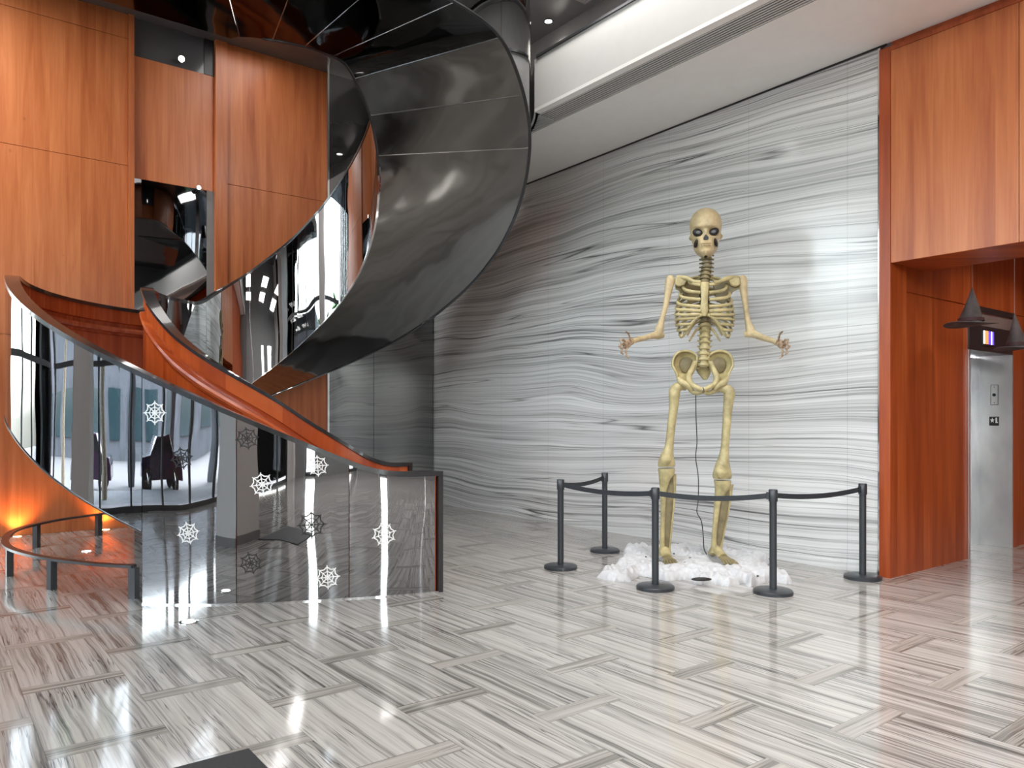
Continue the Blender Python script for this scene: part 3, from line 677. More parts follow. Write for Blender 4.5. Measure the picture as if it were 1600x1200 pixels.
# ------------------------------------------------------------------ belt posts
PH = .955
posts = [(945, 862), (876, 888), (1024, 920), (1208, 927), (1348, 904)]
labels = ['black belt post standing furthest back, behind the white fleece at its left end', 'black belt post at the left corner of the roped area', 'black belt post standing in front of the left skeleton foot', 'black belt post in front of the right end of the white fleece', 'black belt post nearest the red wood wall']
PP = [floor_pt(*p) for p in posts]
for i, (p, lb) in enumerate(zip(PP, labels)):
    s_ = thing('belt_post', lb, 'barrier post', p, group='retractable belt posts around the skeleton')
    MB().lathe([(.0, 0), (.178, 0), (.178, .028), (.165, .038), (.05, .044), (0, .044)], p, 40).build('base', M['post'], s_, smooth=True)
    MB().lathe([(.033, .0445), (.033, PH-.11)], p, 24).build('post', M['post'], s_, smooth=True)
    MB().lathe([(.04, PH-.11), (.041, PH-.105), (.041, PH-.006), (.036, PH)], p, 24).build('belt_head', M['post'], s_, smooth=True)
    if i < 4:
        q = PP[i+1]; d = q-p; L = d.length; d.normalize(); nn = Vector((-d.y, d.x, 0))*.0015; vs = []
        N = 14
        for k in range(N+1):
            t = k/N; sag = -.035*4*t*(1-t); c = p+d*(.042+(L-.084)*t)
            for zz in (PH-.082+sag, PH-.034+sag):
                for s in (-1, 1): vs.append(Vector((c.x, c.y, zz))+nn*s)
        fs = []
        for k in range(N):
            b = k*4; fs += [(b, b+1, b+5, b+4), (b+2, b+6, b+7, b+3), (b, b+4, b+6, b+2), (b+1, b+3, b+7, b+5)]
        MB().add(vs, fs).build('belt', M['belt'], s_)
        e = q-d*.042; MB().slab([Vector((e.x, e.y, PH-.09))+nn*6, Vector((e.x, e.y, PH-.09))-nn*6, Vector((e.x, e.y, PH-.026))-nn*6, Vector((e.x, e.y, PH-.026))+nn*6], -d*.02).build('belt_clip', M['post'], s_)
# ------------------------------------------------------------------ witch hats hanging in front of the alcove
def hat(px_tip, py_tip, px_b, py_b, wpx, Zd, lb, lean=0.):
    tip = at_depth(px_tip, py_tip, Zd); b = at_depth(px_b, py_b, Zd); R = wpx/2*Zd/F_PX; H = tip.z-b.z
    h_ = thing('witch_hat', lb, 'hat', b, group='witch hats hanging in the lift alcove')
    right = W(1, 0); fwd = W(0, 1); seg = 36
    mb = MB(); vs = []; prof = [(1.0, 0.0), (.99, .012), (.72, .02), (.52, .03), (.47, .05), (.40, .22), (.30, .42), (.19, .64), (.09, .84), (.025, .97), (.004, 1.0)]
    for r, z in prof:
        for k in range(seg):
            t = 2*PI*k/seg; c = right*((tip-b).dot(right)*z)+Vector((0, 0, H*z))
            rr = R*r
            if r > .6: c = c+Vector((0, 0, .055*R*math.sin(2*t+1.)*(r-.5)*2))
            elif z < .95: rr *= 1+.07*math.sin(3*t+z*5)
            vs.append(b+c+right*math.cos(t)*rr+fwd*math.sin(t)*rr)
    n = len(prof); fs = [(i*seg+k, i*seg+(k+1) % seg, (i+1)*seg+(k+1) % seg, (i+1)*seg+k) for i in range(n-1) for k in range(seg)]+[tuple((n-1)*seg+k for k in range(seg))]
    cone = mb.add(vs, fs).build('crown', M['hat'], h_, smooth=True)
    sd = cone.modifiers.new('thick', 'SOLIDIFY'); sd.thickness = .004
    MB().lathe([(R*.488, .03), (R*.495, .032), (R*.475, .065), (R*.465, .065)], b, 36).build('hat_band', M['hatband'], h_, smooth=True)
    zt_ = 5.30 if tip.x < XR-.04 else (ZA-.001 if tip.x < XR+.74 else 4.0)
    MB().tube([tip-Vector((0, 0, .01)), Vector((tip.x, tip.y, zt_))], .0015, 6).build('string', M['cloth'], h_)
hat(1519, 449, 1517, 507, 76, 8.0, 'dark witch hat with wide brim hanging left of the lift door')
hat(1585, 489, 1589, 545, 62, 8.15, 'dark witch hat hanging lower at the right edge, over the lift jamb')
# ------------------------------------------------------------------ giant skeleton
ZS = 8.465
def S(px, py, d=0.): return at_depth(px, py, ZS-d)       # d: metres towards the camera
SC = ZS/F_PX
feet = floor_pt(1085, 882)
sk = thing('giant_skeleton', 'towering bone coloured plastic skeleton standing on white fleece with arms out', 'skeleton', feet)
RIGHT, TOCAM, UP = W(1, 0), -W(0, 1), Vector((0, 0, 1))
FR = Matrix((RIGHT, -TOCAM, UP)).transposed()            # local x right, y away, z up
def bone(name, pts, rads, m='bone', seg=14, flat=1., sm=6, parent=None, label=None):
    return MB().tube([S(*p) for p in pts], [r*SC for r in rads], seg, sm, flat, up=tuple(-TOCAM)).build(name, M[m], parent or sk, smooth=True, angle=80, label=label)
# skull
def skull():
    cxp, top, bot = 1102.5, 325.5, 404.; H = (bot-top)*SC; yaw = math.radians(-13)
    org = S(cxp, bot)
    # half width and front / back depth by height fraction
    ev = lambda c, m0, pw=2.: [(c+(1-c)*math.sin(q*PI/16), m0*math.cos(q*PI/16)) for q in range(1, 9)]
    Wd = [(0, .04), (.03, .10), (.07, .15), (.13, .205), (.20, .235), (.30, .25), (.36, .268), (.44, .288), (.52, .298), (.58, .305), (.66, .318)]+ev(.66, .318)
    Fr = [(0, .30), (.02, .35), (.08, .385), (.16, .37), (.25, .375), (.36, .34), (.44, .33), (.52, .345), (.60, .372), (.66, .37)]+ev(.66, .37)
    Bk = [(0, -.12), (.1, -.02), (.2, .06), (.3, .16), (.4, .30), (.5, .40), (.66, .45)]+ev(.66, .45)
    def tb(T, x):
        for (a, b), (c, d) in zip(T, T[1:]):
            if x <= c:
                t = (x-a)/(c-a); return b+(d-b)*t
        return T[-1][1]
    nu, nv = 96, 84; vs = []
    g = lambda x, z, x0, z0, sx, sz: math.exp(-((x-x0)/sx)**2-((z-z0)/sz)**2)
    for j in range(nv+1):
        f_ = j/nv; f_ = .5-.5*math.cos(PI*f_); z = f_
        wx, fy, by = tb(Wd, z), tb(Fr, z), tb(Bk, z)
        for i in range(nu):
            t = 2*PI*i/nu; c, s = math.cos(t), math.sin(t)
            ex = 1.0
            x = wx*math.copysign(abs(c)**ex, c); y = (-fy if s < 0 else by)*abs(s)**ex
            if s < 0:
                k = min(1., abs(s)*1.6)
                d = .0
                d += .17*g(abs(x), z, .148, .465, .088, .072)      # sockets
                d += .10*g(x, z, 0, .335, .045, .055)             # nose
                d += .11*g(abs(x), z, .205, .25, .045, .085)       # cheek hollow
                d -= .035*g(abs(x), z, .13, .565, .10, .03)        # brow
                d -= .04*g(abs(x), z, .19, .375, .07, .03)         # cheek bone
                d -= .035*g(x, z, 0, .215, .11, .06)              # tooth mound
                d += .03*g(x, z, 0, .125, .10, .025)
                d -= .035*g(x, z, 0, .05, .08, .05)               # chin
                d += .03*g(x, z, 0, .53, .035, .04)
                y += d*k
            x *= 1-.17*g(0, z, 0, .60, 1, .055)*max(0, -math.cos(t*2))*0
            v = Vector((x, y, z))*H
            v = Matrix.Rotation(yaw, 3, 'Z') @ v
            vs.append(org+FR @ v)
    fs = [(j*nu+i, j*nu+(i+1) % nu, (j+1)*nu+(i+1) % nu, (j+1)*nu+i) for j in range(nv) for i in range(nu)]
    sko = MB().add(vs, fs).build('skull', M['bone_l'], sk, smooth=True, angle=180)
    def L(x, y, z): return org+FR @ (Matrix.Rotation(yaw, 3, 'Z') @ (Vector((x, y, z))*H))
    R3 = FR @ Matrix.Rotation(yaw, 3, 'Z')
    for s in (-1, 1):
        rr = R3 @ Matrix.Rotation(-s*.35, 3, 'Y')
        MB().ball(L(s*.150, -.228, .465), (.108*H, .07*H, .078*H), 24, 14, rr).build('eye_socket', M['socket'], sko, smooth=True)
        MB().ball(L(s*.146, -.272, .462), (.052*H, .04*H, .036*H), 20, 12, R3).build('eye', M['eye'], sko, smooth=True)
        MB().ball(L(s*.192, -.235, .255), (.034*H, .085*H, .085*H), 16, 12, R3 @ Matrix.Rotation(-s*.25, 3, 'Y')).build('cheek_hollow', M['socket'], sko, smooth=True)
        MB().tube([L(s*.285, .02, .47), L(s*.30, .06, .44), L(s*.285, .09, .40)], [.02*H, .03*H, .018*H], 10, 4).build('ear_bolt', M['bone_l'], sko, smooth=True)
    # nose hole: inverted heart
    nz = [(-.056, .365), (-.016, .352), (0, .372), (.016, .352), (.056, .365), (.04, .425), (.0, .478), (-.04, .425)]
    MB().slab([L(x, -.325, z-.07) for x, z in nz], (R3 @ Vector((0, .05*H, 0)))).build('nose_hole', M['socket'], sko)
    for row, (zc, n_) in enumerate(((.222, 8), (.184, 8))):
        for k in range(n_):
            x = (k-(n_-1)/2)*.027; y = -.410+.9*x*x
            MB().ball(L(x, y, zc), (.0125*H, .016*H, .021*H), 8, 6, R3).build('tooth', M['bone_l'], sko, smooth=True)
    MB().tube([L(x/10*.105, -.405+.9*(x/10*.105)**2, .203) for x in range(-10, 11)], .0045*H, 6).build('mouth_line', M['socket'], sko)
skull()
# neck and spine
def spine(name, pts, r, step, m, seg=14):
    P = [Vector((a, b, c)) for a, b, c in pts]; mb = MB(); L = 0
    path = []; n = 60
    for i in range(n+1):
        t = i/n*(len(P)-1); k = min(int(t), len(P)-2); path.append(P[k].lerp(P[k+1], t-k))
    pos_, rad = [], []
    for i, p in enumerate(path):
        ph = (p.y/step) % 1; rr = r*(1.08 if ph < .55 else .72); pos_.append(S(p.x, p.y, p.z)); rad.append(rr*SC)
    mb.tube(pos_, rad, seg)
    y = path[0].y
    while y < path[-1].y:
        q = min(path, key=lambda v: abs(v.y-y))
        mb.tube([S(q.x-r*1.45, y+step*.25, q.z-.05), S(q.x, y+step*.1, q.z-.05), S(q.x+r*1.45, y+step*.25, q.z-.05)], [1.1*SC, 2.2*SC, 1.1*SC], 8, 3)
        y += step
    return mb.build(name, M[m], sk, smooth=True, angle=50)
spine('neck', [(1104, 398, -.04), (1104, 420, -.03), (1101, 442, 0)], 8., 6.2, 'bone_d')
spine('upper_spine', [(1101, 442, -.10), (1101.5, 470, -.12), (1102, 505, -.07)], 8.0, 8.5, 'bone_d')
spine('lower_spine', [(1102, 505, -.07), (1100.5, 545, .02), (1099, 574, .04)], 8.0, 8.6, 'bone')
# ribs
SXc = 1101.
ribs = [(7, 445, 25, 437, 432), (7, 457, 34, 446, 436), (7, 468, 38.5, 459, 442), (7, 479, 42, 471, 450), (7, 486, 44, 481, 458), (8, 491, 45.5, 491, 466), (15, 497, 45.5, 500, 474), (21, 506, 44.5, 508, 482), (28, 515, 42, 516, 489), (34, 524, 39, 523, 496)]
rc = MB()
for i, (xf, yf, wd, ys, yb_) in enumerate(ribs):
    dp = .15+.006*min(i, 6)
    if i > 5: dp = .17-.012*(i-5)
    for s in (-1, 1):
        X = lambda v: SXc+s*v
        pts = [(X(xf), yf, dp), (X(xf+(wd-xf)*.55), yf-(1.5 if i < 5 else -1.0), dp*.93), (X(wd*.93), (yf+ys)/2+.5, dp*.55), (X(wd), ys, 0.), (X(wd*.88), ys-(ys-yb_)*.35, -.10), (X(wd*.5), ys-(ys-yb_)*.8, -.165), (X(6), yb_, -.15)]
        r = 2.7 if i < 5 else 2.3
        rc.tube([S(*p) for p in pts], [r*SC, r*SC*1.05, r*SC, r*SC*.95, r*SC*.85, r*SC*.8, r*SC*.8], 8, 5, 1.0, up=tuple(-TOCAM))
for s in (-1, 1):
    X = lambda v: SXc+s*v
    rc.tube([S(X(4), 491, .16), S(X(13), 496, .155), S(X(24), 510, .13), S(X(34), 525, .08), S(X(38), 527, .03)], [3*SC, 2.8*SC, 2.6*SC, 2.2*SC, 1.6*SC], 8, 5, 1., up=tuple(-TOCAM))
    rc.tube([S(X(6), 500, -.1), S(X(18), 508, -.07), S(X(27), 524, -.01)], [2.2*SC, 2*SC, 1.4*SC], 8, 5, 1., up=tuple(-TOCAM))
    rc.tube([S(X(6), 510, -.09), S(X(14), 517, -.06), S(X(24), 533, -.0)], [2.2*SC, 2*SC, 1.4*SC], 8, 5, 1., up=tuple(-TOCAM))
rc.build('rib_cage', M['bone'], sk, smooth=True, angle=80)
bone('breastbone', [(1101, 441, .145), (1101, 452, .16), (1100.5, 470, .168), (1100, 485, .172), (1100, 494, .165)], [7, 6.2, 5.2, 6.5, 3], 'bone', 16, .45)
for s in (-1, 1):
    X = lambda v: 1105+s*v if s > 0 else 1104+s*v
    # collar bone
    bone('collar_bone', [(X(10), 441, .15), (X(20), 440, .14), (X(32), 434.5, .09), (X(47), 433, .03)], [3.4, 3., 3.6, 3.0])
    # shoulder blade: plate at the back and block at the shoulder
    bl = [(X(20), 437), (X(46), 436), (X(50), 440), (X(49), 452), (X(40), 456), (X(26), 476), (X(14), 472), (X(8), 446)]
    pl = [S(x, y, -.14+.0028*abs(x-1104.5)) for x, y in bl]
    if s > 0: pl = pl[::-1]
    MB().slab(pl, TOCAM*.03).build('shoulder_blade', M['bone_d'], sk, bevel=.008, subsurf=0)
    sh = [(X(30), 437), (X(44), 433.5), (X(50), 434.5), (X(50.5), 446), (X(44), 449), (X(36), 447)]
    pl = [S(x, y, .03) for x, y in sh]
    if s > 0: pl = pl[::-1]
    MB().slab(pl, TOCAM*.05).build('shoulder_block', M['bone'], sk, bevel=.014, smooth=True)
# arms; the forearms come forward
bone('upper_arm', [(1048, 431, .03), (1047, 438, .03), (1045, 450, .03), (1040, 478, .02), (1034, 500, .0), (1030, 516, .0), (1029, 523, .0)], [4.5, 7.3, 6.2, 4.2, 4.4, 7, 6.5], 'bone_l')
bone('upper_arm', [(1158, 431, .03), (1160, 438, .03), (1161.5, 450, .03), (1165, 478, .02), (1168, 500, .0), (1172, 515, .0), (1172, 522, .0)], [4.5, 7.8, 6.4, 4.2, 4.4, 7, 6.5], 'bone_l')
bone('forearm', [(1036, 524, -.03), (1028, 524, 0.), (1018, 525, .08), (1005, 529, .22), (994, 531.5, .36), (988, 533, .40)], [4.5, 6.3, 4.8, 3.8, 3.8, 4.6], 'bone_l')
bone('forearm', [(1163, 523, -.03), (1172, 521, 0.), (1183, 525, .08), (1196, 530, .22), (1208, 533, .36), (1215, 536, .40)], [4.5, 6.3, 4.8, 3.8, 3.8, 4.6], 'bone_l')
bone('forearm_strut', [(1026, 519, .02), (1012, 525, .14), (996, 528, .34)], [2.6, 2.2, 2.2], 'bone_l', 10)
bone('forearm_strut', [(1176, 517, .02), (1190, 524, .14), (1206, 530, .34)], [2.6, 2.2, 2.2], 'bone_l', 10)
def hand(side):
    s = side; cx_ = 985 if s < 0 else 1216
    X = lambda v: cx_+s*v
    h0 = bone('hand', [(X(-3), 534, .40), (X(1), 535, .44), (X(6), 538, .50), (X(9), 541, .54)], [4.2, 5.2, 6.6, 5.6], 'hand', 14, .5)
    sets = [('thumb', [(X(0), 533, .44), (X(1), 527, .48), (X(3), 521, .53), (X(7), 518, .58)]),
            ('finger', [(X(6), 535, .50), (X(11), 531, .58), (X(15), 531, .66), (X(15), 536, .70)]),
            ('finger', [(X(8), 538, .52), (X(14), 538, .62), (X(17), 541, .70), (X(15), 545, .72)]),
            ('finger', [(X(8), 541, .53), (X(13), 545, .62), (X(14), 551, .69), (X(11), 554, .70)]),
            ('finger', [(X(5), 543, .52), (X(7), 549, .58), (X(6), 556, .62), (X(2), 560, .63)])]
    for nm, ps in sets:
        P = []; R = []
        for i in range(len(ps)-1):
            a, b = Vector(ps[i]), Vector(ps[i+1])
            for t, r in ((0, 2.0), (.25, 1.25), (.75, 1.2)): P.append(tuple(a.lerp(b, t))); R.append(r)
        P.append(ps[-1]); R.append(1.0)
        MB().tube([S(*p) for p in P], [r*SC for r in R], 8).build(nm, M['hand'], h0, smooth=True, angle=80)
    return h0
hand(-1); hand(1)
# pelvis
pv = MB()
for s in (-1, 1):
    X = lambda v: 1098+s*v
    # iliac wing as a cupped thick plate
    rim = [(9, 556), (16, 551), (24, 548.5), (33, 549), (41, 553), (46, 561), (47, 571), (44, 577), (41, 583), (38, 592), (30, 597), (20, 588), (14, 578), (10, 568)]
    cen = (26, 572); rows = 5; vs = []; n_ = len(rim)
    for k in range(rows):
        f_ = 1-k/(rows-1)
        for x, y in rim:
            xx = cen[0]+(x-cen[0])*f_; yy = cen[1]+(y-cen[1])*f_; d = -.02+.10*(1-abs(f_))*-1+.05*f_+(.04 if yy > 585 else 0)
            vs.append(S(X(xx), yy, d))
    fs = [(k*n_+i, k*n_+(i+1) % n_, (k+1)*n_+(i+1) % n_, (k+1)*n_+i) for k in range(rows-1) for i in range(n_)]
    N = len(vs); vs2 = [v-TOCAM*.03 for v in vs]; fs2 = [tuple(N+q for q in f[::-1]) for f in fs]
    fe = [(i, (i+1) % n_, N+(i+1) % n_, N+i) for i in range(n_)]
    pv.add(vs+vs2, fs+fs2+fe)
    U = tuple(-TOCAM)
    pv.tube([S(X(a), b, .035) for a, b in rim]+[S(X(9), 556, .035)], 2.1*SC, 8, 4, 1, up=U)
    pv.tube([S(X(12), 566, .02), S(X(17), 577, .06), S(X(22), 590, .08), S(X(18), 600, .10), S(X(8), 606, .12), S(X(2), 609, .12)], [4*SC, 4*SC, 5*SC, 4*SC, 4*SC, 4.5*SC], 10, 5, 1, up=U)
    pv.tube([S(X(38), 590, .05), S(X(33), 597, .07), S(X(22), 604, .09), S(X(17), 611, .06), S(X(9), 614, .08), S(X(2), 611, .1)], [3*SC, 5.5*SC, 4.5*SC, 4*SC, 3.6*SC, 4*SC], 10, 5, 1, up=U)
pv.build('pelvis', M['bone'], sk, smooth=True, angle=70)
for s in (-1, 1):
    MB().ball(S(1098+s*25, 570, -.035), (12*SC, .02, 13*SC), 20, 12, FR).build('hip_hollow', M['bone_d'], sk, smooth=True)
bone('tail_bone', [(1099, 566, -.02), (1099, 574, -.05), (1101, 584, -.08), (1101.5, 593, -.07)], [11, 12, 9, 3.5], 'bone', 14, .45)
# legs
bone('thigh_bone', [(1071, 603, .02), (1063, 603, .03), (1055, 609, .04), (1053.5, 618, .04), (1053, 632, .04), (1049, 665, .04), (1045.5, 698, .03), (1042.5, 713, .02), (1041.5, 724, .02), (1041.5, 729, .02)], [7.5, 7, 8.6, 8.6, 7.2, 6.4, 6.8, 10.5, 13.5, 12.8], 'bone')
bone('thigh_bone', [(1120, 606, .02), (1129, 606, .03), (1139, 612, .04), (1139, 622, .04), (1137, 640, .04), (1134.5, 675, .04), (1132, 706, .03), (1129, 728, .02), (1128.5, 742, .02), (1128.5, 748, .02)], [7.5, 7, 8.8, 8.4, 7.0, 6.4, 6.8, 11.5, 14.8, 13.5], 'bone')
bone('kneecap', [(1042, 711, .10), (1041, 718, .125), (1041, 727, .10)], [5, 9, 4], 'bone', 14, .5)
bone('kneecap', [(1128, 728, .10), (1127.5, 737, .13), (1128, 747, .10)], [5, 9, 5], 'bone', 14, .5)
bone('shin_bone', [(1041, 731.5, .02), (1041, 738, .02), (1038, 750, .02), (1036.5, 770, .02), (1036, 800, .02), (1035, 830, .02), (1035, 855, .02), (1036, 868, .02)], [13, 13, 8.6, 5, 3.8, 3.6, 4.2, 6.8], 'bone')
bone('shin_bone', [(1129, 750.5, .02), (1128.5, 758, .02), (1125, 770, .02), (1121, 785, .02), (1118.5, 810, .02), (1116, 835, .02), (1115.5, 852, .02), (1117, 862, .02)], [13.5, 12.5, 8.4, 5.4, 4.2, 4, 4.6, 7.8], 'bone')
bone('calf_bone', [(1052, 741, -.03), (1053.5, 758, -.03), (1052.5, 785, -.03), (1049, 820, -.03), (1046, 850, -.03), (1044, 872, -.02)], [5.2, 2.9, 2.4, 2.4, 2.8, 4], 'bone')
bone('calf_bone', [(1141, 757, -.03), (1141, 772, -.03), (1138, 795, -.03), (1133, 820, -.03), (1127.5, 845, -.03), (1124, 862, -.02)], [5.2, 2.9, 2.4, 2.4, 2.8, 4], 'bone')
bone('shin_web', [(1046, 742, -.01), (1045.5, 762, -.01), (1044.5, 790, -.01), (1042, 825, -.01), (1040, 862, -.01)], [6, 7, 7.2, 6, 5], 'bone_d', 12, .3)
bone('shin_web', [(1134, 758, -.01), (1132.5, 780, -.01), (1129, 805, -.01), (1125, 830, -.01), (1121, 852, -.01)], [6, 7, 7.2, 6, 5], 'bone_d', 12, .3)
def foot(cxp, sgn):
    g = lambda x, d, z: feet+RIGHT*((x-1085)*SC)+TOCAM*d+UP*(z+.045)
    f0 = MB().tube([g(cxp, -.16, .06), g(cxp, -.08, .075), g(cxp, .0, .12), g(cxp+sgn*2, .08, .10), g(cxp+sgn*4, .16, .07)], [.045, .055, .06, .055, .05], 14, 5, .7).build('foot', M['bone'], sk, smooth=True, angle=80)
    for k in range(5):
        dx = (k-2)*3.2*SC
        a = g(cxp+sgn*4, .15, .065)+RIGHT*dx*.8; b = g(cxp+sgn*6, .28, .045)+RIGHT*dx*1.25; c = g(cxp+sgn*7.5, .38-.012*abs(k-1.5), .022)+RIGHT*dx*1.6
        P = [a, a.lerp(b, .5), b, b.lerp(c, .4), b.lerp(c, .5), c]
        MB().tube(P, [.017, .012, .019, .011, .016, .011], 8).build('toe', M['bone_d'], f0, smooth=True, angle=80)
foot(1037, .2); foot(1118, 1.4)
FEET = [feet+RIGHT*((x-1085)*SC)+TOCAM*.12 for x in (1038, 1121)]
MB().tube([S(1087, 615, .06), S(1087.5, 650, .03), S(1089, 690, 0), S(1087, 715, 0), S(1091, 745, 0), S(1091, 780, -.02), S(1089, 800, -.03), S(1096, 815, -.04), S(1099, 840, -.05), S(1100, 857, -.05), S(1104, 866, -.1)], .005, 6, 6).build('power_cord', M['black'], sk, smooth=True, label='thin black cord')
# ------------------------------------------------------------------ white fleece on the floor
outl = [(933, 903), (945, 896), (958, 893), (966, 884), (976, 875), (974, 868), (976, 860), (988, 860), (1002, 858), (1020, 861), (1043, 859), (1066, 861), (1085, 863), (1100, 858), (1112, 866), (1134, 860), (1150, 866), (1168, 862), (1185, 862), (1201, 868), (1203, 880), (1190, 885), (1200, 893), (1216, 899), (1232, 906), (1238, 912), (1228, 913), (1205, 908), (1184, 913), (1172, 918), (1165, 910), (1140, 917), (1118, 914), (1088, 913), (1078, 905), (1040, 908), (1015, 902), (1000, 900), (985, 908), (960, 909)]
OL = [floor_pt(x, y) for x, y in outl]; OL = [(min(p.x, XR-.09), p.y) for p in OL]
def inside(x, y):
    c = False; n_ = len(OL)
    for i in range(n_):
        (x1, y1), (x2, y2) = OL[i], OL[(i+1) % n_]
        if (y1 > y) != (y2 > y) and x < (x2-x1)*(y-y1)/(y2-y1)+x1: c = not c
    return c
def edist(x, y):
    best = 9; n_ = len(OL)
    for i in range(n_):
        ax, ay = OL[i]; bx, by = OL[(i+1) % n_]; dx, dy = bx-ax, by-ay; t = max(0, min(1, ((x-ax)*dx+(y-ay)*dy)/(dx*dx+dy*dy+1e-9)))
        best = min(best, math.hypot(x-ax-dx*t, y-ay-dy*t))
    return best
x0, x1 = min(p[0] for p in OL), max(p[0] for p in OL); y0, y1 = min(p[1] for p in OL), max(p[1] for p in OL)
st_ = .018; nx, ny = int((x1-x0)/st_)+2, int((y1-y0)/st_)+2; idx = {}; vs = []
for i in range(nx):
    for j in range(ny):
        x, y = x0+i*st_, y0+j*st_
        nn = mnoise.noise(Vector((x*9, y*9, 0)))*.03
        if inside(x, y) or edist(x, y) < .012+max(0, nn):
            e = min(1., (edist(x, y) if inside(x, y) else 0)/.06)
            e = math.sqrt(max(0, 1-(1-e)**2))
            v = Vector((x*4.2, y*4.2, 3.)); r1 = 1-abs(mnoise.noise(v))*2; r2 = 1-abs(mnoise.noise(Vector((x*10, y*10, 9.))))*2; r3 = mnoise.noise(Vector((x*28, y*28, 1.)))
            hgt = .010+e*(.018+.055*max(0, r1)**1.5+.045*max(0, r2)**1.5+.016*r3)
            idx[(i, j)] = len(vs); 
            for q in FEET:
                k_ = math.exp(-(((x-q.x)**2+(y-q.y)**2)/.045)); hgt = hgt*(1-k_)+.022*k_
            vs.append((x, y, max(.004, hgt)))
fs = [(idx[(i, j)], idx[(i+1, j)], idx[(i+1, j+1)], idx[(i, j+1)]) for (i, j) in idx if (i+1, j) in idx and (i+1, j+1) in idx and (i, j+1) in idx]
# skirt down to the floor
from collections import Counter
ec = Counter()
for f in fs:
    for a, b in zip(f, f[1:]+f[:1]): ec[(a, b)] += 1
bd = [(a, b) for (a, b) in ec if (b, a) not in ec]; low = {}
for a, b in bd:
    for q in (a, b):
        if q not in low: low[q] = len(vs); vs.append((vs[q][0], vs[q][1], 0.))
fs += [(b, a, low[a], low[b]) for a, b in bd]
fo = MB().add(vs, fs).build('fleece_blanket', M['cloth'], smooth=True, angle=180, subsurf=1)
tag(fo, 'crumpled white fleece spread over the floor under the skeleton feet', 'blanket')
p = floor_pt(1096, 905, .07)
tag(MB().ball(p, (.10, .03, .018), 18, 8, Matrix.Rotation(-TH, 3, 'Z')).build('power_adapter', M['socket'], smooth=True), 'small flat black object lying on the front of the white fleece', 'adapter')
spp = [(1053, 865), (1009, 870), (1078, 872), (1056, 880), (1070, 879), (1134, 890), (1060, 884), (1184, 900), (1078, 885)]
spl = ['tiny black speck at the back of the fleece beside the left skeleton foot', 'tiny black speck on the fleece left of the second belt post from left', 'tiny black speck on the fleece midway between the feet', 'tiny black speck on the fleece just right of the left toes', 'tiny black speck lowest of those beside the left toes', 'tiny black speck on the fleece in front of the right toes', 'tiny black speck on the fleece below the left foot', 'tiny black speck on the fleece left of the post near its right end', 'tiny black speck on the fleece toward the cord']
for (x, y), lb in zip(spp, spl):
    p = floor_pt(x, y, .075); tag(MB().ball(p, (.012, .012, .008), 8, 6).build('plastic_spider', M['socket'], smooth=True), lb, 'spider', 'black specks on the fleece')
# ------------------------------------------------------------------ things seen only in the mirror cladding
bn = thing('waste_bin', 'round black waste bin standing on the floor right of the camera', 'bin', (5.9, .2, 0))
MB().lathe([(.0, 0), (.19, 0), (.21, .05), (.23, .60), (.22, .66)], (5.9, .2, 0), 32).build('body', M['post'], bn, smooth=True)
MB().lathe([(.235, .661), (.235, .68), (.12, .74), (0, .75)], (5.9, .2, 0), 32).build('lid', M['black'], bn, smooth=True)
ar = thing('armchair', 'dark leather tub armchair against the wood wall right of the camera', 'armchair', (6.9, -.4, 0))
MB().box((6.45, -.8, .12), (7.35, 0.05, .44)).build('seat', M['leather'], ar, bevel=.05)
MB().box((7.2, -.85, .441), (7.45, .1, .95)).build('backrest', M['leather'], ar, bevel=.06)
for y in (-.95, .02): MB().box((6.45, y, .445 if 0 else .12), (7.3, y+.13, .64)).build('armrest', M['leather'], ar, bevel=.04)
for x in (6.5, 7.25):
    for y in (-.85, .05): MB().lathe([(.02, 0), (.028, .12)], (x, y, 0), 10).build('leg', M['black'], ar)
# columns inside, left of the camera
for (x, y, nme) in ((-.45, 4.0, 'wall_column_1'), (-2.8, 8.9, 'wall_column_2')):
    sbox(nme, (x-.4, y-.4, 0), (x+.4, y+.4, 5.719 if x > -1 else HCEIL-.001), M['white']); sbox('baseboard_'+nme[5:], (x-.415, y-.415, 0), (x+.415, y+.415, .12), M['grey'])
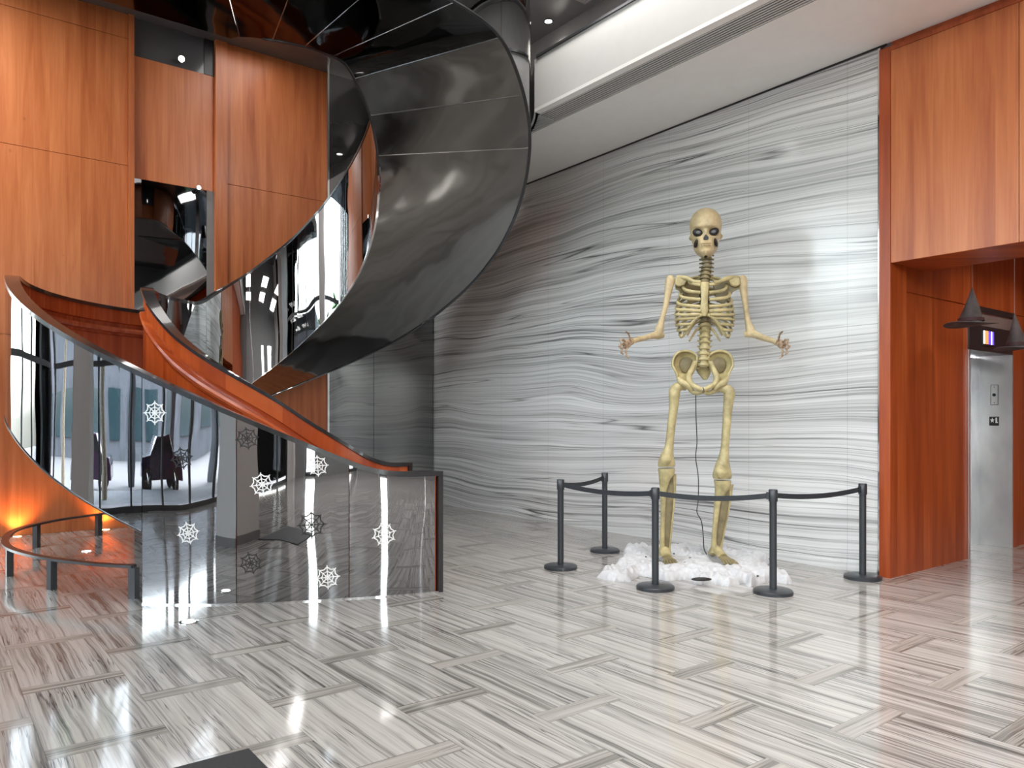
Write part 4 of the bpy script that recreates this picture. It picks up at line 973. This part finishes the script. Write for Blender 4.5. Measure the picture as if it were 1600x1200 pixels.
# outside
struct(MB().box((-60, -50, -.3), (60, 50, -.21)).build('ground', M['asphalt']))
struct(MB().box((-9.2, -14, -.209), (XF-.41, 20, -.01)).build('ground_pavement', M['pave']))
struct(MB().box((-12, -22, -.209), (12, YF-.41, -.01)).build('ground_forecourt', M['pave']))
struct(MB().box((-13.5, -9, 4.15), (XF-.5, 6.4, 4.75)).build('ceiling_canopy', M['concrete']))
for k, (x, y) in enumerate(((-12.8, -4.5), (-12.8, 1.0), (-12.8, 6.0))): sbox('wall_canopy_column_%d' % (k+1), (x-.3, y-.3, -.2), (x+.3, y+.3, 4.149), M['concrete'])
def car(x, y, rz, m, lb):
    c = thing('car', lb, 'car', (x, y, -.2), rz); Mx = Matrix.Translation((x, y, -.2)) @ Matrix.Rotation(rz, 4, 'Z')
    prof = [(-2.3, .35), (-2.3, .75), (-2.15, .95), (-1.5, 1.0), (-.95, 1.48), (.5, 1.5), (1.25, 1.02), (2.1, .92), (2.3, .7), (2.3, .35)]
    rows = []
    mb = MB(); vs = []
    for yy, ins in ((-.9, .0), (-.86, 0), (.86, 0), (.9, 0)):
        for px_, z in prof:
            tw = .16 if z > 1.1 else 0; s = -1 if yy < 0 else 1
            vs.append(Mx @ Vector((px_*(1 if abs(yy) < .88 else .985), (abs(yy)-tw)*s, z)))
    n_ = len(prof); fs = [(i*n_+k, i*n_+(k+1) % n_, (i+1)*n_+(k+1) % n_, (i+1)*n_+k) for i in range(3) for k in range(n_)]+[tuple(range(n_))[::-1], tuple(3*n_+k for k in range(n_))]
    mb.add(vs, fs).build('body', m, c, smooth=True, bevel=.05, angle=30)
    for s in (-1, 1):
        g_ = [(-1.4, 1.05), (-.9, 1.40), (.45, 1.42), (1.05, 1.05)]
        MB().slab([Mx @ Vector((a, s*(.905-.10*(z-1.0)/.4), z)) for a, z in g_], Mx.to_3x3() @ Vector((0, s*.01, 0))).build('side_window', M['carglass'], c)
        for xx in (-1.45, 1.45):
            MB().tube([Mx @ Vector((xx, s*.70, .34)), Mx @ Vector((xx, s*.93, .34))], .34, 28).build('tyre', M['tyre'], c, smooth=True)
            h_ = MB(); h_.tube([Mx @ Vector((xx, s*.931, .34)), Mx @ Vector((xx, s*.945, .34))], .08, 12)
            for k in range(5):
                t = k*2*PI/5; h_.tube([Mx @ Vector((xx, s*.94, .34)), Mx @ Vector((xx+.22*math.cos(t), s*.94, .34+.22*math.sin(t)))], .025, 6)
            h_.build('hub', M['chrome'], c)
    return c
car(-11.0, 10.5, PI/2+.1, M['car'], 'plum coloured car parked outside the glazed front')
car(-11.0, 3.2, PI/2, M['car2'], 'navy car parked under the canopy outside the glazed front')
def palm(x, y, h, lb):
    t_ = thing('palm_tree', lb, 'tree', (x, y, -.2), group='palms outside the glazing')
    MB().tube([(x, y, -.2), (x+.1, y, h*.5), (x+.05, y+.1, h)], [.2, .15, .12], 14, 6).build('trunk', M['trunk'], t_, smooth=True)
    lf = MB()
    for k in range(14):
        a = k*2*PI/14+.3*random.random(); u = Vector((math.cos(a), math.sin(a), 0)); sd = Vector((-u.y, u.x, 0)); dr = random.uniform(.2, 1.3)
        prev = None
        for i in range(9):
            q = i/8; p = Vector((x+.05, y+.1, h))+u*(q*2.2)+Vector((0, 0, .9*q-dr*2*q*q)); wd = .32*math.sin(PI*min(1, q*.9+.08))
            c = (p-sd*wd-Vector((0, 0, wd*.5)), p, p+sd*wd-Vector((0, 0, wd*.5)))
            if prev: lf.add(list(prev)+list(c), [(0, 1, 4, 3), (1, 2, 5, 4)])
            prev = c
    lf.build('fronds', M['leaf'], t_)
palm(-7.6, 8.6, 4.2, 'palm tree nearest the glass outside the left windows'); palm(-8.3, 12.8, 5., 'palm tree beside the plum car outside'); palm(-8, -16, 5., 'palm tree outside at the front corner')
bd_ = thing('building_across', 'pale building with dark window bands across the street', 'building', (-30, 4, 0))
MB().box((-34, -30, -.2), (-28, 34, 6.5)).build('walls', M['concrete'], bd_)
for k in range(14): MB().box((-27.99, -28+k*4.4, .8), (-27.9, -25.5+k*4.4, 3.)).build('window', M['bldg_glass'], bd_)
